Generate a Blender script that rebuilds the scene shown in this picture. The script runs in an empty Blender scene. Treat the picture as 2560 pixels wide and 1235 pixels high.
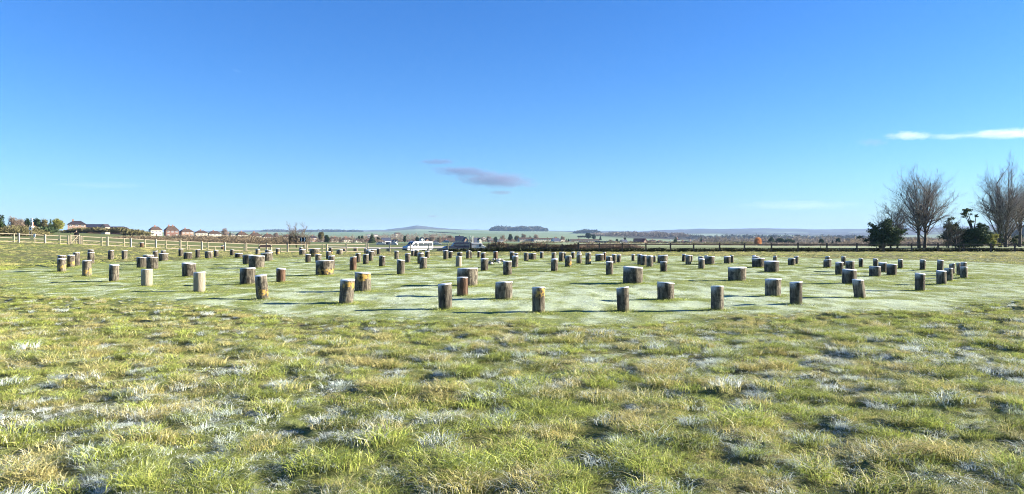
import bpy, math, random
import numpy as np
from mathutils import Vector, Matrix

random.seed(7)
RNG = np.random.default_rng(11)
SC = bpy.context.scene
COL = SC.collection

# ------------------------------------------------------------------ camera
EYE = 1.7            # eye height above the turf of the ring
HOR = 588.0          # eye level in the 2560 px photograph
FPX = 1908.0         # focal length in photograph pixels
cam_data = bpy.data.cameras.new('camera')
cam_data.sensor_width = 36.0
cam_data.lens = 36.0 * FPX / 2560.0
cam_data.shift_y = -(617.5 - HOR) / 2560.0
cam_data.clip_start = 0.1
cam_data.clip_end = 60000
cam = bpy.data.objects.new('camera', cam_data)
cam.location = (0, 0, EYE)
cam.rotation_euler = (math.radians(90), 0, 0)
COL.objects.link(cam)
SC.camera = cam

# ------------------------------------------------------------------ sky, sun, exposure
SUN_EL = math.radians(17.0)
SUN_AZ = math.radians(85.0)          # clockwise from the view direction (+Y)
world = bpy.data.worlds.new('World')
SC.world = world
world.use_nodes = True
nt = world.node_tree
nt.nodes.clear()
w_out = nt.nodes.new('ShaderNodeOutputWorld')
w_bg = nt.nodes.new('ShaderNodeBackground')
w_sky = nt.nodes.new('ShaderNodeTexSky')
w_sky.sky_type = 'NISHITA'
w_sky.sun_disc = False
w_sky.sun_elevation = SUN_EL
w_sky.sun_rotation = SUN_AZ
w_sky.air_density = 1.0
w_sky.dust_density = 0.2
w_sky.ozone_density = 3.0
w_hsv = nt.nodes.new('ShaderNodeHueSaturation')
w_hsv.inputs['Saturation'].default_value = 1.22
w_hsv.inputs['Value'].default_value = 1.0
nt.links.new(w_sky.outputs[0], w_hsv.inputs['Color'])
w_tint = nt.nodes.new('ShaderNodeMix'); w_tint.data_type = 'RGBA'; w_tint.blend_type = 'MULTIPLY'
w_tint.inputs[0].default_value = 1.0
w_tint.inputs[7].default_value = (0.52, 0.765, 1.16, 1)      # the camera's cold, clean blue over the whole sky
nt.links.new(w_hsv.outputs[0], w_tint.inputs[6])
nt.links.new(w_tint.outputs[2], w_bg.inputs[0])
w_bg.inputs[1].default_value = 0.05
nt.links.new(w_bg.outputs[0], w_out.inputs[0])

sun_data = bpy.data.lights.new('sun', 'SUN')
sun_data.energy = 5.0
sun_data.angle = math.radians(0.53)
sun_data.color = (1.0, 0.91, 0.76)
sun = bpy.data.objects.new('sun', sun_data)
SUN_DIR = Vector((math.sin(SUN_AZ) * math.cos(SUN_EL), math.cos(SUN_AZ) * math.cos(SUN_EL), math.sin(SUN_EL)))
sun.rotation_euler = SUN_DIR.to_track_quat('Z', 'Y').to_euler()
sun.location = (60, 0, 40)
COL.objects.link(sun)

SC.view_settings.view_transform = 'Standard'
SC.view_settings.look = 'None'
SC.view_settings.gamma = 1
SC.view_settings.use_curve_mapping = False
SC.view_settings.exposure = 1.95
SC.cycles.max_bounces = 6
SC.cycles.diffuse_bounces = 3
SC.cycles.transparent_max_bounces = 8
SC.cycles.volume_bounces = 1
SC.cycles.filter_width = 1.0
SC.cycles.use_denoising = True
SC.cycles.denoising_prefilter = 'FAST'

# ------------------------------------------------------------------ noise and terrain
_G = np.random.default_rng(3).random((256, 256))
def vnoise(x, y):
    x = np.asarray(x, float); y = np.asarray(y, float)
    xi = np.floor(x).astype(int); yi = np.floor(y).astype(int)
    fx = x - xi; fy = y - yi
    fx = fx * fx * (3 - 2 * fx); fy = fy * fy * (3 - 2 * fy)
    a = _G[xi & 255, yi & 255]; b = _G[(xi + 1) & 255, yi & 255]
    c = _G[xi & 255, (yi + 1) & 255]; d = _G[(xi + 1) & 255, (yi + 1) & 255]
    return (a * (1 - fx) + b * fx) * (1 - fy) + (c * (1 - fx) + d * fx) * fy
def fbm(x, y, o=4):
    s = 0; a = 1.0; t = 0
    for k in range(o):
        s = s + a * vnoise(x * 2 ** k + 17.3 * k, y * 2 ** k + 5.1 * k); t += a; a *= 0.5
    return s / t
def sst(t):
    t = np.clip(t, 0, 1); return t * t * (3 - 2 * t)

TPX = [0, 150, 300, 450, 640, 800, 960, 1040, 1130, 1280, 1400, 1600, 1700, 1900, 2100, 2300, 2560]
TTAB = [
 (150,  [590,592,598,604,612,618,626,627,627,625,622,621,621,621,621,618,617]),
 (300,  [581,583,589,600,607,610,613,613,613,612,612,612,613,614,615,616,616]),
 (600,  [577,578,585,592,600,606,608,608,608,607,607,608,609,612,613,614,614]),
 (1000, [576,577,584,590,597,602,604,604,604,604,603,605,607,610,611,611,611]),
 (2000, [582,582,582,584,589,591,593,592,591,590,590,594,598,603,604,603,600]),
 (3000, [582,582,582,582,584,586,586,584,583,583,584,589,594,598,600,598,595]),
 (4500, [582,582,582,580,579,580,581,576,577,577.5,579,588,589,592,594,588,580]),
 (6500, [582,582,582,580,580,579,578,571,575,578,581,584,582,584,586,578,568]),
 (9000, [582,582,582,580,576,576,575,563.5,574,577,577,579,573,571.5,573,571,560]),
 (13000,[584,584,584,582,580,580,580,577,580,582,583,584,580,578,580,578,575]),
 (17000,[586]*17),
]
def z_near(X, Y):
    return 1.38 * sst((-X - 24) / 36) * sst((Y - 30) / 50) - 0.36 * sst((Y - 55) / 38)
def z_ground(X, Y):
    X = np.asarray(X, float); Y = np.asarray(Y, float)
    px = 1280 + FPX * X / np.maximum(Y, 1.0)
    zn = z_near(X, Y)
    ly = np.log(np.maximum(Y, 98.0))
    ks = [math.log(98.0)] + [math.log(r[0]) for r in TTAB]
    zs = [zn] + [EYE - (np.interp(px, TPX, r[1]) - HOR) * r[0] / FPX for r in TTAB]
    out = zn.copy()
    for i in range(len(ks) - 1):
        t = (ly - ks[i]) / (ks[i + 1] - ks[i])
        m = (t > 0)
        tt = np.clip(t, 0, 1); tt = tt * tt * (3 - 2 * tt)
        # blend in apparent height: z/Y is what varies smoothly
        Yi = math.exp(ks[i]); Yj = math.exp(ks[i + 1])
        z = Y * ((zs[i] - EYE) / Yi * (1 - tt) + (zs[i + 1] - EYE) / Yj * tt) + EYE
        out = np.where(m, z, out)
    return out
def zg(x, y):
    return float(z_ground(np.array([x]), np.array([y]))[0])
def at(px, Y):
    return (px - 1280.0) / FPX * Y
def zpy(py, Y):
    return EYE - (py - HOR) * Y / FPX
def hit(px, py):
    """point of the turf seen at photograph pixel (px, py)"""
    Y = 20.0
    for _ in range(60):
        Yn = (EYE - zg(at(px, Y), Y)) * FPX / max(py - HOR, 1.0)
        Y = 0.5 * Y + 0.5 * min(Yn, 140)
    return at(px, Y), Y

def ring_mask(X, Y):
    """1 on the mown turf of the ring, 0 in the rough grass"""
    n = (fbm(X * 0.4, Y * 0.4, 4) - 0.5) * 0.10 + (fbm(X * 2.4, Y * 2.4, 2) - 0.5) * 0.05
    ax = np.abs(X - 1.0) / np.where(X > 1, 30.0, 26.5)
    near = (ax ** 1.42 + (np.abs(Y - 39.0) / 24.2) ** 1.42) ** (1 / 1.42)
    farh = np.sqrt(ax ** 2 + ((Y - 39.0) / 27.0) ** 2)
    r = np.where(Y > 39.0, farh, near) + n
    return 1 - sst((r - 0.955) / 0.09)

# ------------------------------------------------------------------ object helpers
def tag(o, label=None, cat=None, group=None, kind=None):
    if label: o['label'] = label
    if cat: o['category'] = cat
    if group: o['group'] = group
    if kind: o['kind'] = kind
    return o
def link(o, parent=None):
    COL.objects.link(o)
    if parent is not None: o.parent = parent
    return o
def empty(name, loc=(0, 0, 0), rz=0.0):
    o = bpy.data.objects.new(name, None); o.empty_display_size = 0.2
    o.location = loc; o.rotation_euler = (0, 0, rz)
    return link(o)
def mesh_data(name, v, f, mat=None, smooth=False):
    me = bpy.data.meshes.new(name)
    me.from_pydata([tuple(p) for p in v], [], f)
    if smooth: me.polygons.foreach_set('use_smooth', [True] * len(me.polygons))
    if mat is not None: me.materials.append(mat)
    me.update()
    return me
def obj(name, me, parent=None, loc=(0, 0, 0), rz=0.0):
    o = bpy.data.objects.new(name, me); o.location = loc
    if rz: o.rotation_euler = (0, 0, rz)
    return link(o, parent)
class MB:
    def __init__(s): s.v = []; s.f = []
    def box(s, x0, x1, y0, y1, z0, z1):
        b = len(s.v)
        s.v += [(x0,y0,z0),(x1,y0,z0),(x1,y1,z0),(x0,y1,z0),(x0,y0,z1),(x1,y0,z1),(x1,y1,z1),(x0,y1,z1)]
        s.f += [tuple(b+i for i in q) for q in ((0,3,2,1),(4,5,6,7),(0,1,5,4),(1,2,6,5),(2,3,7,6),(3,0,4,7))]
        return s
    def bar(s, p, q, w, h):
        p = Vector(p); q = Vector(q); d = (q - p).normalized()
        up = Vector((0, 0, 1)) if abs(d.z) < 0.95 else Vector((0, 1, 0))
        a = d.cross(up).normalized() * w / 2; c = a.cross(d).normalized() * h / 2
        b = len(s.v)
        for e in (p, q):
            s.v += [tuple(e - a - c), tuple(e + a - c), tuple(e + a + c), tuple(e - a + c)]
        s.f += [tuple(b+i for i in r) for r in ((3,2,1,0),(4,5,6,7),(0,1,5,4),(1,2,6,5),(2,3,7,6),(3,0,4,7))]
        return s
    def tube(s, p, q, r0, r1, n=6, cap=True):
        p = Vector(p); q = Vector(q); d = (q - p)
        if d.length < 1e-6: return s
        d.normalize()
        a = d.orthogonal().normalized(); c = d.cross(a)
        b = len(s.v)
        for e, r in ((p, r0), (q, r1)):
            for i in range(n):
                t = 2 * math.pi * i / n
                s.v.append(tuple(e + (a * math.cos(t) + c * math.sin(t)) * r))
        for i in range(n):
            j = (i + 1) % n
            s.f.append((b + i, b + j, b + n + j, b + n + i))
        if cap:
            s.f.append(tuple(b + n - 1 - i for i in range(n))); s.f.append(tuple(b + n + i for i in range(n)))
        return s
    def poly(s, pts, d0, d1):
        """prism: outline pts in (x,z), from y=d0 to y=d1"""
        b = len(s.v); n = len(pts)
        s.v += [(x, d0, z) for x, z in pts] + [(x, d1, z) for x, z in pts]
        s.f.append(tuple(b + i for i in range(n))); s.f.append(tuple(b + 2 * n - 1 - i for i in range(n)))
        for i in range(n):
            j = (i + 1) % n
            s.f.append((b + j, b + i, b + n + i, b + n + j))
        return s
    def data(s, name, mat, smooth=False): return mesh_data(name, s.v, s.f, mat, smooth)
    def build(s, name, mat, parent=None, loc=(0,0,0), rz=0.0, smooth=False):
        return obj(name, s.data(name, mat, smooth), parent, loc, rz)

# ------------------------------------------------------------------ materials
def new_mat(name):
    m = bpy.data.materials.new(name); m.use_nodes = True
    n = m.node_tree; n.nodes.clear()
    o = n.nodes.new('ShaderNodeOutputMaterial')
    p = n.nodes.new('ShaderNodeBsdfPrincipled')
    n.links.new(p.outputs[0], o.inputs[0])
    p.inputs['Roughness'].default_value = 0.85
    p.inputs['Specular IOR Level'].default_value = 0.2
    return m, n, p, o
def N(n, t, **kw):
    x = n.nodes.new(t)
    for k, v in kw.items(): setattr(x, k, v)
    return x
def noise_tex(n, scale, detail=4, rough=0.55, coord='Object', vec=None, mapscale=None):
    t = N(n, 'ShaderNodeTexNoise'); t.inputs['Scale'].default_value = scale
    t.inputs['Detail'].default_value = detail; t.inputs['Roughness'].default_value = rough
    if vec is None:
        if coord == 'World':
            vec = N(n, 'ShaderNodeNewGeometry').outputs['Position']
        else:
            vec = N(n, 'ShaderNodeTexCoord').outputs[coord]
    if mapscale:
        mp = N(n, 'ShaderNodeMapping'); mp.inputs['Scale'].default_value = mapscale
        n.links.new(vec, mp.inputs[0]); vec = mp.outputs[0]
    n.links.new(vec, t.inputs['Vector'])
    return t.outputs[0]
def ramp(n, fac, stops):
    r = N(n, 'ShaderNodeValToRGB')
    e = r.color_ramp.elements
    while len(e) < len(stops): e.new(0.5)
    for i, (p, c) in enumerate(stops):
        e[i].position = p; e[i].color = (*c, 1) if len(c) == 3 else c
    n.links.new(fac, r.inputs[0]); return r.outputs[0]
def mixc(n, fac, a, b, mode='MIX'):
    m = N(n, 'ShaderNodeMix', data_type='RGBA', blend_type=mode)
    for s, v in ((m.inputs[0], fac), (m.inputs[6], a), (m.inputs[7], b)):
        if hasattr(v, 'is_linked') or hasattr(v, 'links'): n.links.new(v, s)
        elif isinstance(v, (int, float)): s.default_value = v
        else: s.default_value = (*v, 1)
    return m.outputs[2]
def mth(n, op, a, b=None, c=None, clamp=False):
    m = N(n, 'ShaderNodeMath', operation=op, use_clamp=clamp)
    for i, v in enumerate((a, b, c)):
        if v is None: continue
        if isinstance(v, (int, float)): m.inputs[i].default_value = v
        else: n.links.new(v, m.inputs[i])
    return m.outputs[0]
def mrange(n, v, a, b, c=0.0, d=1.0):
    m = N(n, 'ShaderNodeMapRange', interpolation_type='SMOOTHSTEP')
    n.links.new(v, m.inputs[0])
    for i, x in enumerate((a, b, c, d)): m.inputs[i + 1].default_value = x
    return m.outputs[0]
def attr(n, name, typ='GEOMETRY'):
    a = N(n, 'ShaderNodeAttribute', attribute_name=name, attribute_type=typ)
    return a.outputs['Fac']
def bump(n, p, h, strength=0.5, dist=0.02):
    b = N(n, 'ShaderNodeBump'); b.inputs['Strength'].default_value = strength; b.inputs['Distance'].default_value = dist
    n.links.new(h, b.inputs['Height']); n.links.new(b.outputs[0], p.inputs['Normal'])
_sm = {}
def simple(name, c1, c2=None, scale=3.0, rough=0.85, coord='Object', metal=0.0, spec=0.2, mapscale=None, bumpd=0.0):
    if name in _sm: return _sm[name]
    m, n, p, o = new_mat(name)
    c2 = c2 or tuple(x * 0.8 for x in c1)
    f = noise_tex(n, scale, 5, 0.6, coord, mapscale=mapscale)
    n.links.new(ramp(n, f, [(0.3, c1), (0.7, c2)]), p.inputs['Base Color'])
    p.inputs['Roughness'].default_value = rough; p.inputs['Metallic'].default_value = metal
    p.inputs['Specular IOR Level'].default_value = spec
    if bumpd: bump(n, p, f, 0.6, bumpd)
    _sm[name] = m
    return m

FROST = (0.70, 0.77, 0.84)

def mat_post():
    m, n, p, o = new_mat('weathered_post')
    obj_c = N(n, 'ShaderNodeTexCoord').outputs['Object']
    oi = N(n, 'ShaderNodeObjectInfo')
    add = N(n, 'ShaderNodeVectorMath', operation='ADD')
    cmb = N(n, 'ShaderNodeCombineXYZ')
    sh = mth(n, 'MULTIPLY', oi.outputs['Random'], 40.0)
    n.links.new(sh, cmb.inputs[0]); n.links.new(sh, cmb.inputs[1])
    n.links.new(obj_c, add.inputs[0]); n.links.new(cmb.outputs[0], add.inputs[1])
    V = add.outputs[0]
    streak = noise_tex(n, 9, 6, 0.65, vec=V, mapscale=(1.6, 1.6, 0.28))
    blot = noise_tex(n, 7, 5, 0.6, vec=V)
    fine = noise_tex(n, 45, 4, 0.6, vec=V)
    base = ramp(n, streak, [(0.32, (0.022, 0.019, 0.015)), (0.44, (0.080, 0.069, 0.053)), (0.56, (0.17, 0.150, 0.112)), (0.8, (0.29, 0.26, 0.195))])
    dark = mrange(n, blot, 0.50, 0.60)
    base = mixc(n, mth(n, 'MULTIPLY', dark, 0.72), base, (0.030, 0.026, 0.021))
    spots = mrange(n, noise_tex(n, 22, 3, 0.5, vec=V), 0.66, 0.72)
    base = mixc(n, mth(n, 'MULTIPLY', spots, 0.6), base, (0.42, 0.38, 0.31))
    tone = mth(n, 'MULTIPLY_ADD', oi.outputs['Random'], 0.55, 0.55)
    tc = N(n, 'ShaderNodeCombineXYZ'); [n.links.new(tone, tc.inputs[i]) for i in range(3)]
    base = mixc(n, 1.0, base, tc.outputs[0], 'MULTIPLY')
    # pale new concrete and rusty brown ones
    pale = mixc(n, mrange(n, fine, 0.35, 0.7), (0.24, 0.205, 0.15), (0.30, 0.265, 0.20))
    base = mixc(n, attr(n, 'pale', 'OBJECT'), base, pale)
    rust = mixc(n, mrange(n, streak, 0.35, 0.65), (0.045, 0.026, 0.018), (0.17, 0.10, 0.062))
    base = mixc(n, attr(n, 'rust', 'OBJECT'), base, rust)
    # orange lichen patches, on posts that have them
    sep = N(n, 'ShaderNodeSeparateXYZ'); n.links.new(obj_c, sep.inputs[0])
    side = mrange(n, mth(n, 'SUBTRACT', sep.outputs[0], mth(n, 'MULTIPLY', sep.outputs[1], 1.0)), -0.03, 0.10)
    lz = attr(n, 'lichen_z', 'OBJECT')
    hz = mth(n, 'ABSOLUTE', mth(n, 'SUBTRACT', sep.outputs[2], lz))
    band = mrange(n, hz, 0.02, 0.22, 1.0, 0.0)
    lm = mth(n, 'MULTIPLY_ADD', noise_tex(n, 11, 5, 0.75, vec=V), 1.0, mth(n, 'MULTIPLY', mth(n, 'MULTIPLY', band, side), 0.24))
    lm = mth(n, 'MULTIPLY', mrange(n, lm, 0.66, 0.80, 0.0, 0.85), attr(n, 'lichen', 'OBJECT'))
    base = mixc(n, lm, base, mixc(n, fine, (0.40, 0.22, 0.04), (0.46, 0.33, 0.09)))
    # hoar frost: heavy on top edge and on the cold western flank
    geo = N(n, 'ShaderNodeNewGeometry')
    sn = N(n, 'ShaderNodeSeparateXYZ'); n.links.new(geo.outputs['Normal'], sn.inputs[0])
    west = mrange(n, sn.outputs[0], -0.1, -0.8)
    hrel = mth(n, 'DIVIDE', sep.outputs[2], mth(n, 'MAXIMUM', attr(n, 'height', 'OBJECT'), 0.05))
    up = mrange(n, hrel, 0.62, 1.02, 0.03, 0.62)
    fr = mth(n, 'MULTIPLY', mth(n, 'MULTIPLY', west, up), mrange(n, fine, 0.25, 0.7, 0.35, 1.0))
    base = mixc(n, fr, base, FROST)
    # green algae near the turf
    alg = mrange(n, mth(n, 'ADD', sep.outputs[2], mth(n, 'MULTIPLY', blot, 0.12)), 0.07, 0.16, 0.6, 0.0)
    base = mixc(n, alg, base, (0.10, 0.115, 0.03))
    n.links.new(base, p.inputs['Base Color'])
    p.inputs['Roughness'].default_value = 0.93
    bump(n, p, mth(n, 'ADD', streak, mth(n, 'MULTIPLY', fine, 0.3)), 0.9, 0.02)
    return m
def mat_frost():
    m, n, p, o = new_mat('hoar_frost')
    f = noise_tex(n, 40, 4, 0.6)
    n.links.new(ramp(n, f, [(0.3, (0.62, 0.65, 0.68)), (0.75, (0.78, 0.80, 0.82))]), p.inputs['Base Color'])
    p.inputs['Roughness'].default_value = 0.7
    bump(n, p, f, 0.6, 0.01)
    return m

def mat_ground():
    m, n, p, o = new_mat('turf')
    pos = N(n, 'ShaderNodeNewGeometry').outputs['Position']
    fr = attr(n, 'frost'); rough = attr(n, 'rough'); far = attr(n, 'far'); wood = attr(n, 'wood'); dry = attr(n, 'dry')
    n1 = noise_tex(n, 9, 5, 0.7, vec=pos); n2 = noise_tex(n, 60, 3, 0.7, vec=pos); n3 = noise_tex(n, 0.7, 4, 0.6, vec=pos)
    grass = ramp(n, n1, [(0.25, (0.09, 0.13, 0.03)), (0.5, (0.17, 0.215, 0.055)), (0.8, (0.26, 0.29, 0.10))])
    straw = ramp(n, n2, [(0.3, (0.16, 0.13, 0.06)), (0.7, (0.33, 0.28, 0.13))])
    c = mixc(n, mth(n, 'MULTIPLY', dry, mrange(n, n1, 0.3, 0.65)), grass, straw)
    frm = mrange(n, mth(n, 'ADD', mth(n, 'MULTIPLY', fr, 1.0), mth(n, 'MULTIPLY', mth(n, 'SUBTRACT', mth(n, 'ADD', mth(n, 'MULTIPLY', n1, 0.6), mth(n, 'MULTIPLY', n2, 0.4)), 0.5), 1.3)), 0.15, 1.25)
    c = mixc(n, mth(n, 'MULTIPLY', frm, 0.80), c, (0.52, 0.60, 0.40))
    c = mixc(n, mth(n, 'MULTIPLY', mth(n, 'MULTIPLY', rough, mth(n, 'SUBTRACT', 1.0, frm)), 0.45), c, (0.05, 0.055, 0.025))
    # far fields
    v = N(n, 'ShaderNodeTexVoronoi'); v.inputs['Scale'].default_value = 1.0
    mp = N(n, 'ShaderNodeMapping'); mp.inputs['Scale'].default_value = (0.0021, 0.0011, 0); n.links.new(pos, mp.inputs[0])
    n.links.new(mp.outputs[0], v.inputs['Vector'])
    sv = N(n, 'ShaderNodeSeparateXYZ'); n.links.new(v.outputs['Color'], sv.inputs[0])
    fld = ramp(n, sv.outputs[0], [(0.0, (0.11, 0.18, 0.07)), (0.35, (0.17, 0.235, 0.13)), (0.6, (0.22, 0.27, 0.17)), (0.85, (0.13, 0.19, 0.08)), (1.0, (0.20, 0.19, 0.12))])
    fn = noise_tex(n, 0.004, 5, 0.6, vec=pos)
    fld = mixc(n, mrange(n, fn, 0.4, 0.7, 0, 0.5), fld, (0.22, 0.28, 0.17))
    wd = mixc(n, mrange(n, noise_tex(n, 0.02, 5, 0.7, vec=pos), 0.35, 0.65), (0.03, 0.035, 0.025), (0.07, 0.06, 0.045))
    fld = mixc(n, wood, fld, wd)
    c = mixc(n, far, c, fld)
    n.links.new(c, p.inputs['Base Color'])
    p.inputs['Roughness'].default_value = 0.95
    hb = mth(n, 'ADD', mth(n, 'MULTIPLY', n1, 0.7), mth(n, 'MULTIPLY', n2, 0.3))
    b = N(n, 'ShaderNodeBump'); b.inputs['Distance'].default_value = 0.06
    n.links.new(mth(n, 'MULTIPLY', mth(n, 'SUBTRACT', 1.0, far), 0.9), b.inputs['Strength'])
    n.links.new(hb, b.inputs['Height']); n.links.new(b.outputs[0], p.inputs['Normal'])
    return m

def mat_blade():
    m, n, p, o = new_mat('grass_blade')
    fr = attr(n, 'frost', 'INSTANCER'); dry = attr(n, 'dry', 'INSTANCER')
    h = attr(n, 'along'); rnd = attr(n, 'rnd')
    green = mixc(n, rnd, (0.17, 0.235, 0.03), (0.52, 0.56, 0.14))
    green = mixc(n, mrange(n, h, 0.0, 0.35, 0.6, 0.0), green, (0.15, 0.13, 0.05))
    straw = mixc(n, rnd, (0.38, 0.32, 0.10), (0.64, 0.58, 0.26))
    tn = attr(n, 'tone', 'INSTANCER'); tcc = N(n, 'ShaderNodeCombineXYZ'); [n.links.new(tn, tcc.inputs[i]) for i in range(3)]
    green = mixc(n, 1.0, green, tcc.outputs[0], 'MULTIPLY')
    dm = mrange(n, mth(n, 'ADD', dry, mth(n, 'MULTIPLY', mth(n, 'SUBTRACT', rnd, 0.5), 0.9)), 0.35, 0.75)
    c = mixc(n, dm, green, straw)
    pos = N(n, 'ShaderNodeNewGeometry').outputs['Position']
    pn = noise_tex(n, 12, 3, 0.6, vec=pos)
    fm = mrange(n, mth(n, 'ADD', mth(n, 'ADD', mth(n, 'MULTIPLY_ADD', h, 0.12, fr), mth(n, 'MULTIPLY', mth(n, 'SUBTRACT', pn, 0.5), 1.2)), mth(n, 'MULTIPLY', mth(n, 'SUBTRACT', rnd, 0.5), 0.5)), 0.3, 0.85)
    c = mixc(n, mth(n, 'MULTIPLY', fm, 0.80), c, (0.74, 0.81, 0.81))
    n.links.new(c, p.inputs['Base Color'])
    p.inputs['Roughness'].default_value = 0.6
    tr = N(n, 'ShaderNodeBsdfTranslucent'); n.links.new(c, tr.inputs[0])
    mx = N(n, 'ShaderNodeMixShader'); mx.inputs[0].default_value = 0.25
    n.links.new(p.outputs[0], mx.inputs[1]); n.links.new(tr.outputs[0], mx.inputs[2]); n.links.new(mx.outputs[0], o.inputs[0])
    return m
def mat_leaf(name, c1, c2, scale=1.0, trans=0.2, coord='Object'):
    if name in _sm: return _sm[name]
    m, n, p, o = new_mat(name)
    f = noise_tex(n, scale, 5, 0.7, coord)
    c = ramp(n, f, [(0.32, c1), (0.68, c2)])
    n.links.new(c, p.inputs['Base Color'])
    tr = N(n, 'ShaderNodeBsdfTranslucent'); n.links.new(c, tr.inputs[0])
    mx = N(n, 'ShaderNodeMixShader'); mx.inputs[0].default_value = trans
    n.links.new(p.outputs[0], mx.inputs[1]); n.links.new(tr.outputs[0], mx.inputs[2]); n.links.new(mx.outputs[0], o.inputs[0])
    _sm[name] = m
    return m

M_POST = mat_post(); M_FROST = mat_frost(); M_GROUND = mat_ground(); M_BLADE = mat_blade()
M_PALEWOOD = simple('pale_cut_timber', (0.58, 0.50, 0.36), (0.42, 0.35, 0.24), 6, 0.8, mapscale=(1, 1, 6), bumpd=0.01)
M_DARK_SHADE_WOOD = simple('dark_shade_timber', (0.13, 0.10, 0.075), (0.06, 0.05, 0.04), 6, 0.85, mapscale=(1, 1, 6), bumpd=0.01)  # shade on the right fences' faces is put into this dark colour
M_BARK = simple('winter_bark', (0.11, 0.095, 0.075), (0.06, 0.05, 0.04), 2, 0.9, bumpd=0.05)
M_TWIG = simple('bare_twigs', (0.20, 0.165, 0.125), (0.13, 0.105, 0.085), 1, 0.9)

# ------------------------------------------------------------------ the ground, out to the horizon
rows = [-60, -35, -20, -12, -8, -5, -3, -1.5, 0, 1, 1.8, 2.4, 2.9]
y = 3.2
while y < 110: rows.append(y); y *= 1.0095
while y < 17000: rows.append(y); y *= 1.045
rows = np.array(rows + [17000.0])
NC = 700
u = np.linspace(-1, 1, NC)
half = np.maximum(24.0, 17 + 0.92 * rows)
GX = u[None, :] * half[:, None]; GY = np.repeat(rows[:, None], NC, 1)
GZ = z_ground(GX, GY)
ringm = ring_mask(GX, GY)
nearf = 1 - sst((GY - 92) / 6)
lump = (fbm(GX * 5.4, GY * 5.8, 3) - 0.5) * 0.20 + (fbm(GX * 1.3 + 9, GY * 1.6, 2) - 0.5) * 0.08
bank = (fbm(GX * 0.5 + 4, GY * 0.7, 3) - 0.5) * 0.22
ditch = np.exp(-((GY - 62 - (GX * 0.05)) / 7.0) ** 2) * sst((GX - 2) / 14)
soft = (fbm(GX * 0.35, GY * 0.35, 3) - 0.5) * 0.06 + (fbm(GX * 2.3, GY * 1.5, 3) - 0.5) * 0.07 + (fbm(GX * 5, GY * 5, 2) - 0.5) * 0.015
GZ = GZ + nearf * ((1 - ringm) * (lump + bank * sst((GY - 45) / 15) * (0.4 + ditch)) + ringm * soft)
farn = sst((GY - 400) / 600)
GZ = GZ + farn * (fbm(GX * 0.004, GY * 0.002, 3) - 0.5) * GY * 0.0022
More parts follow.
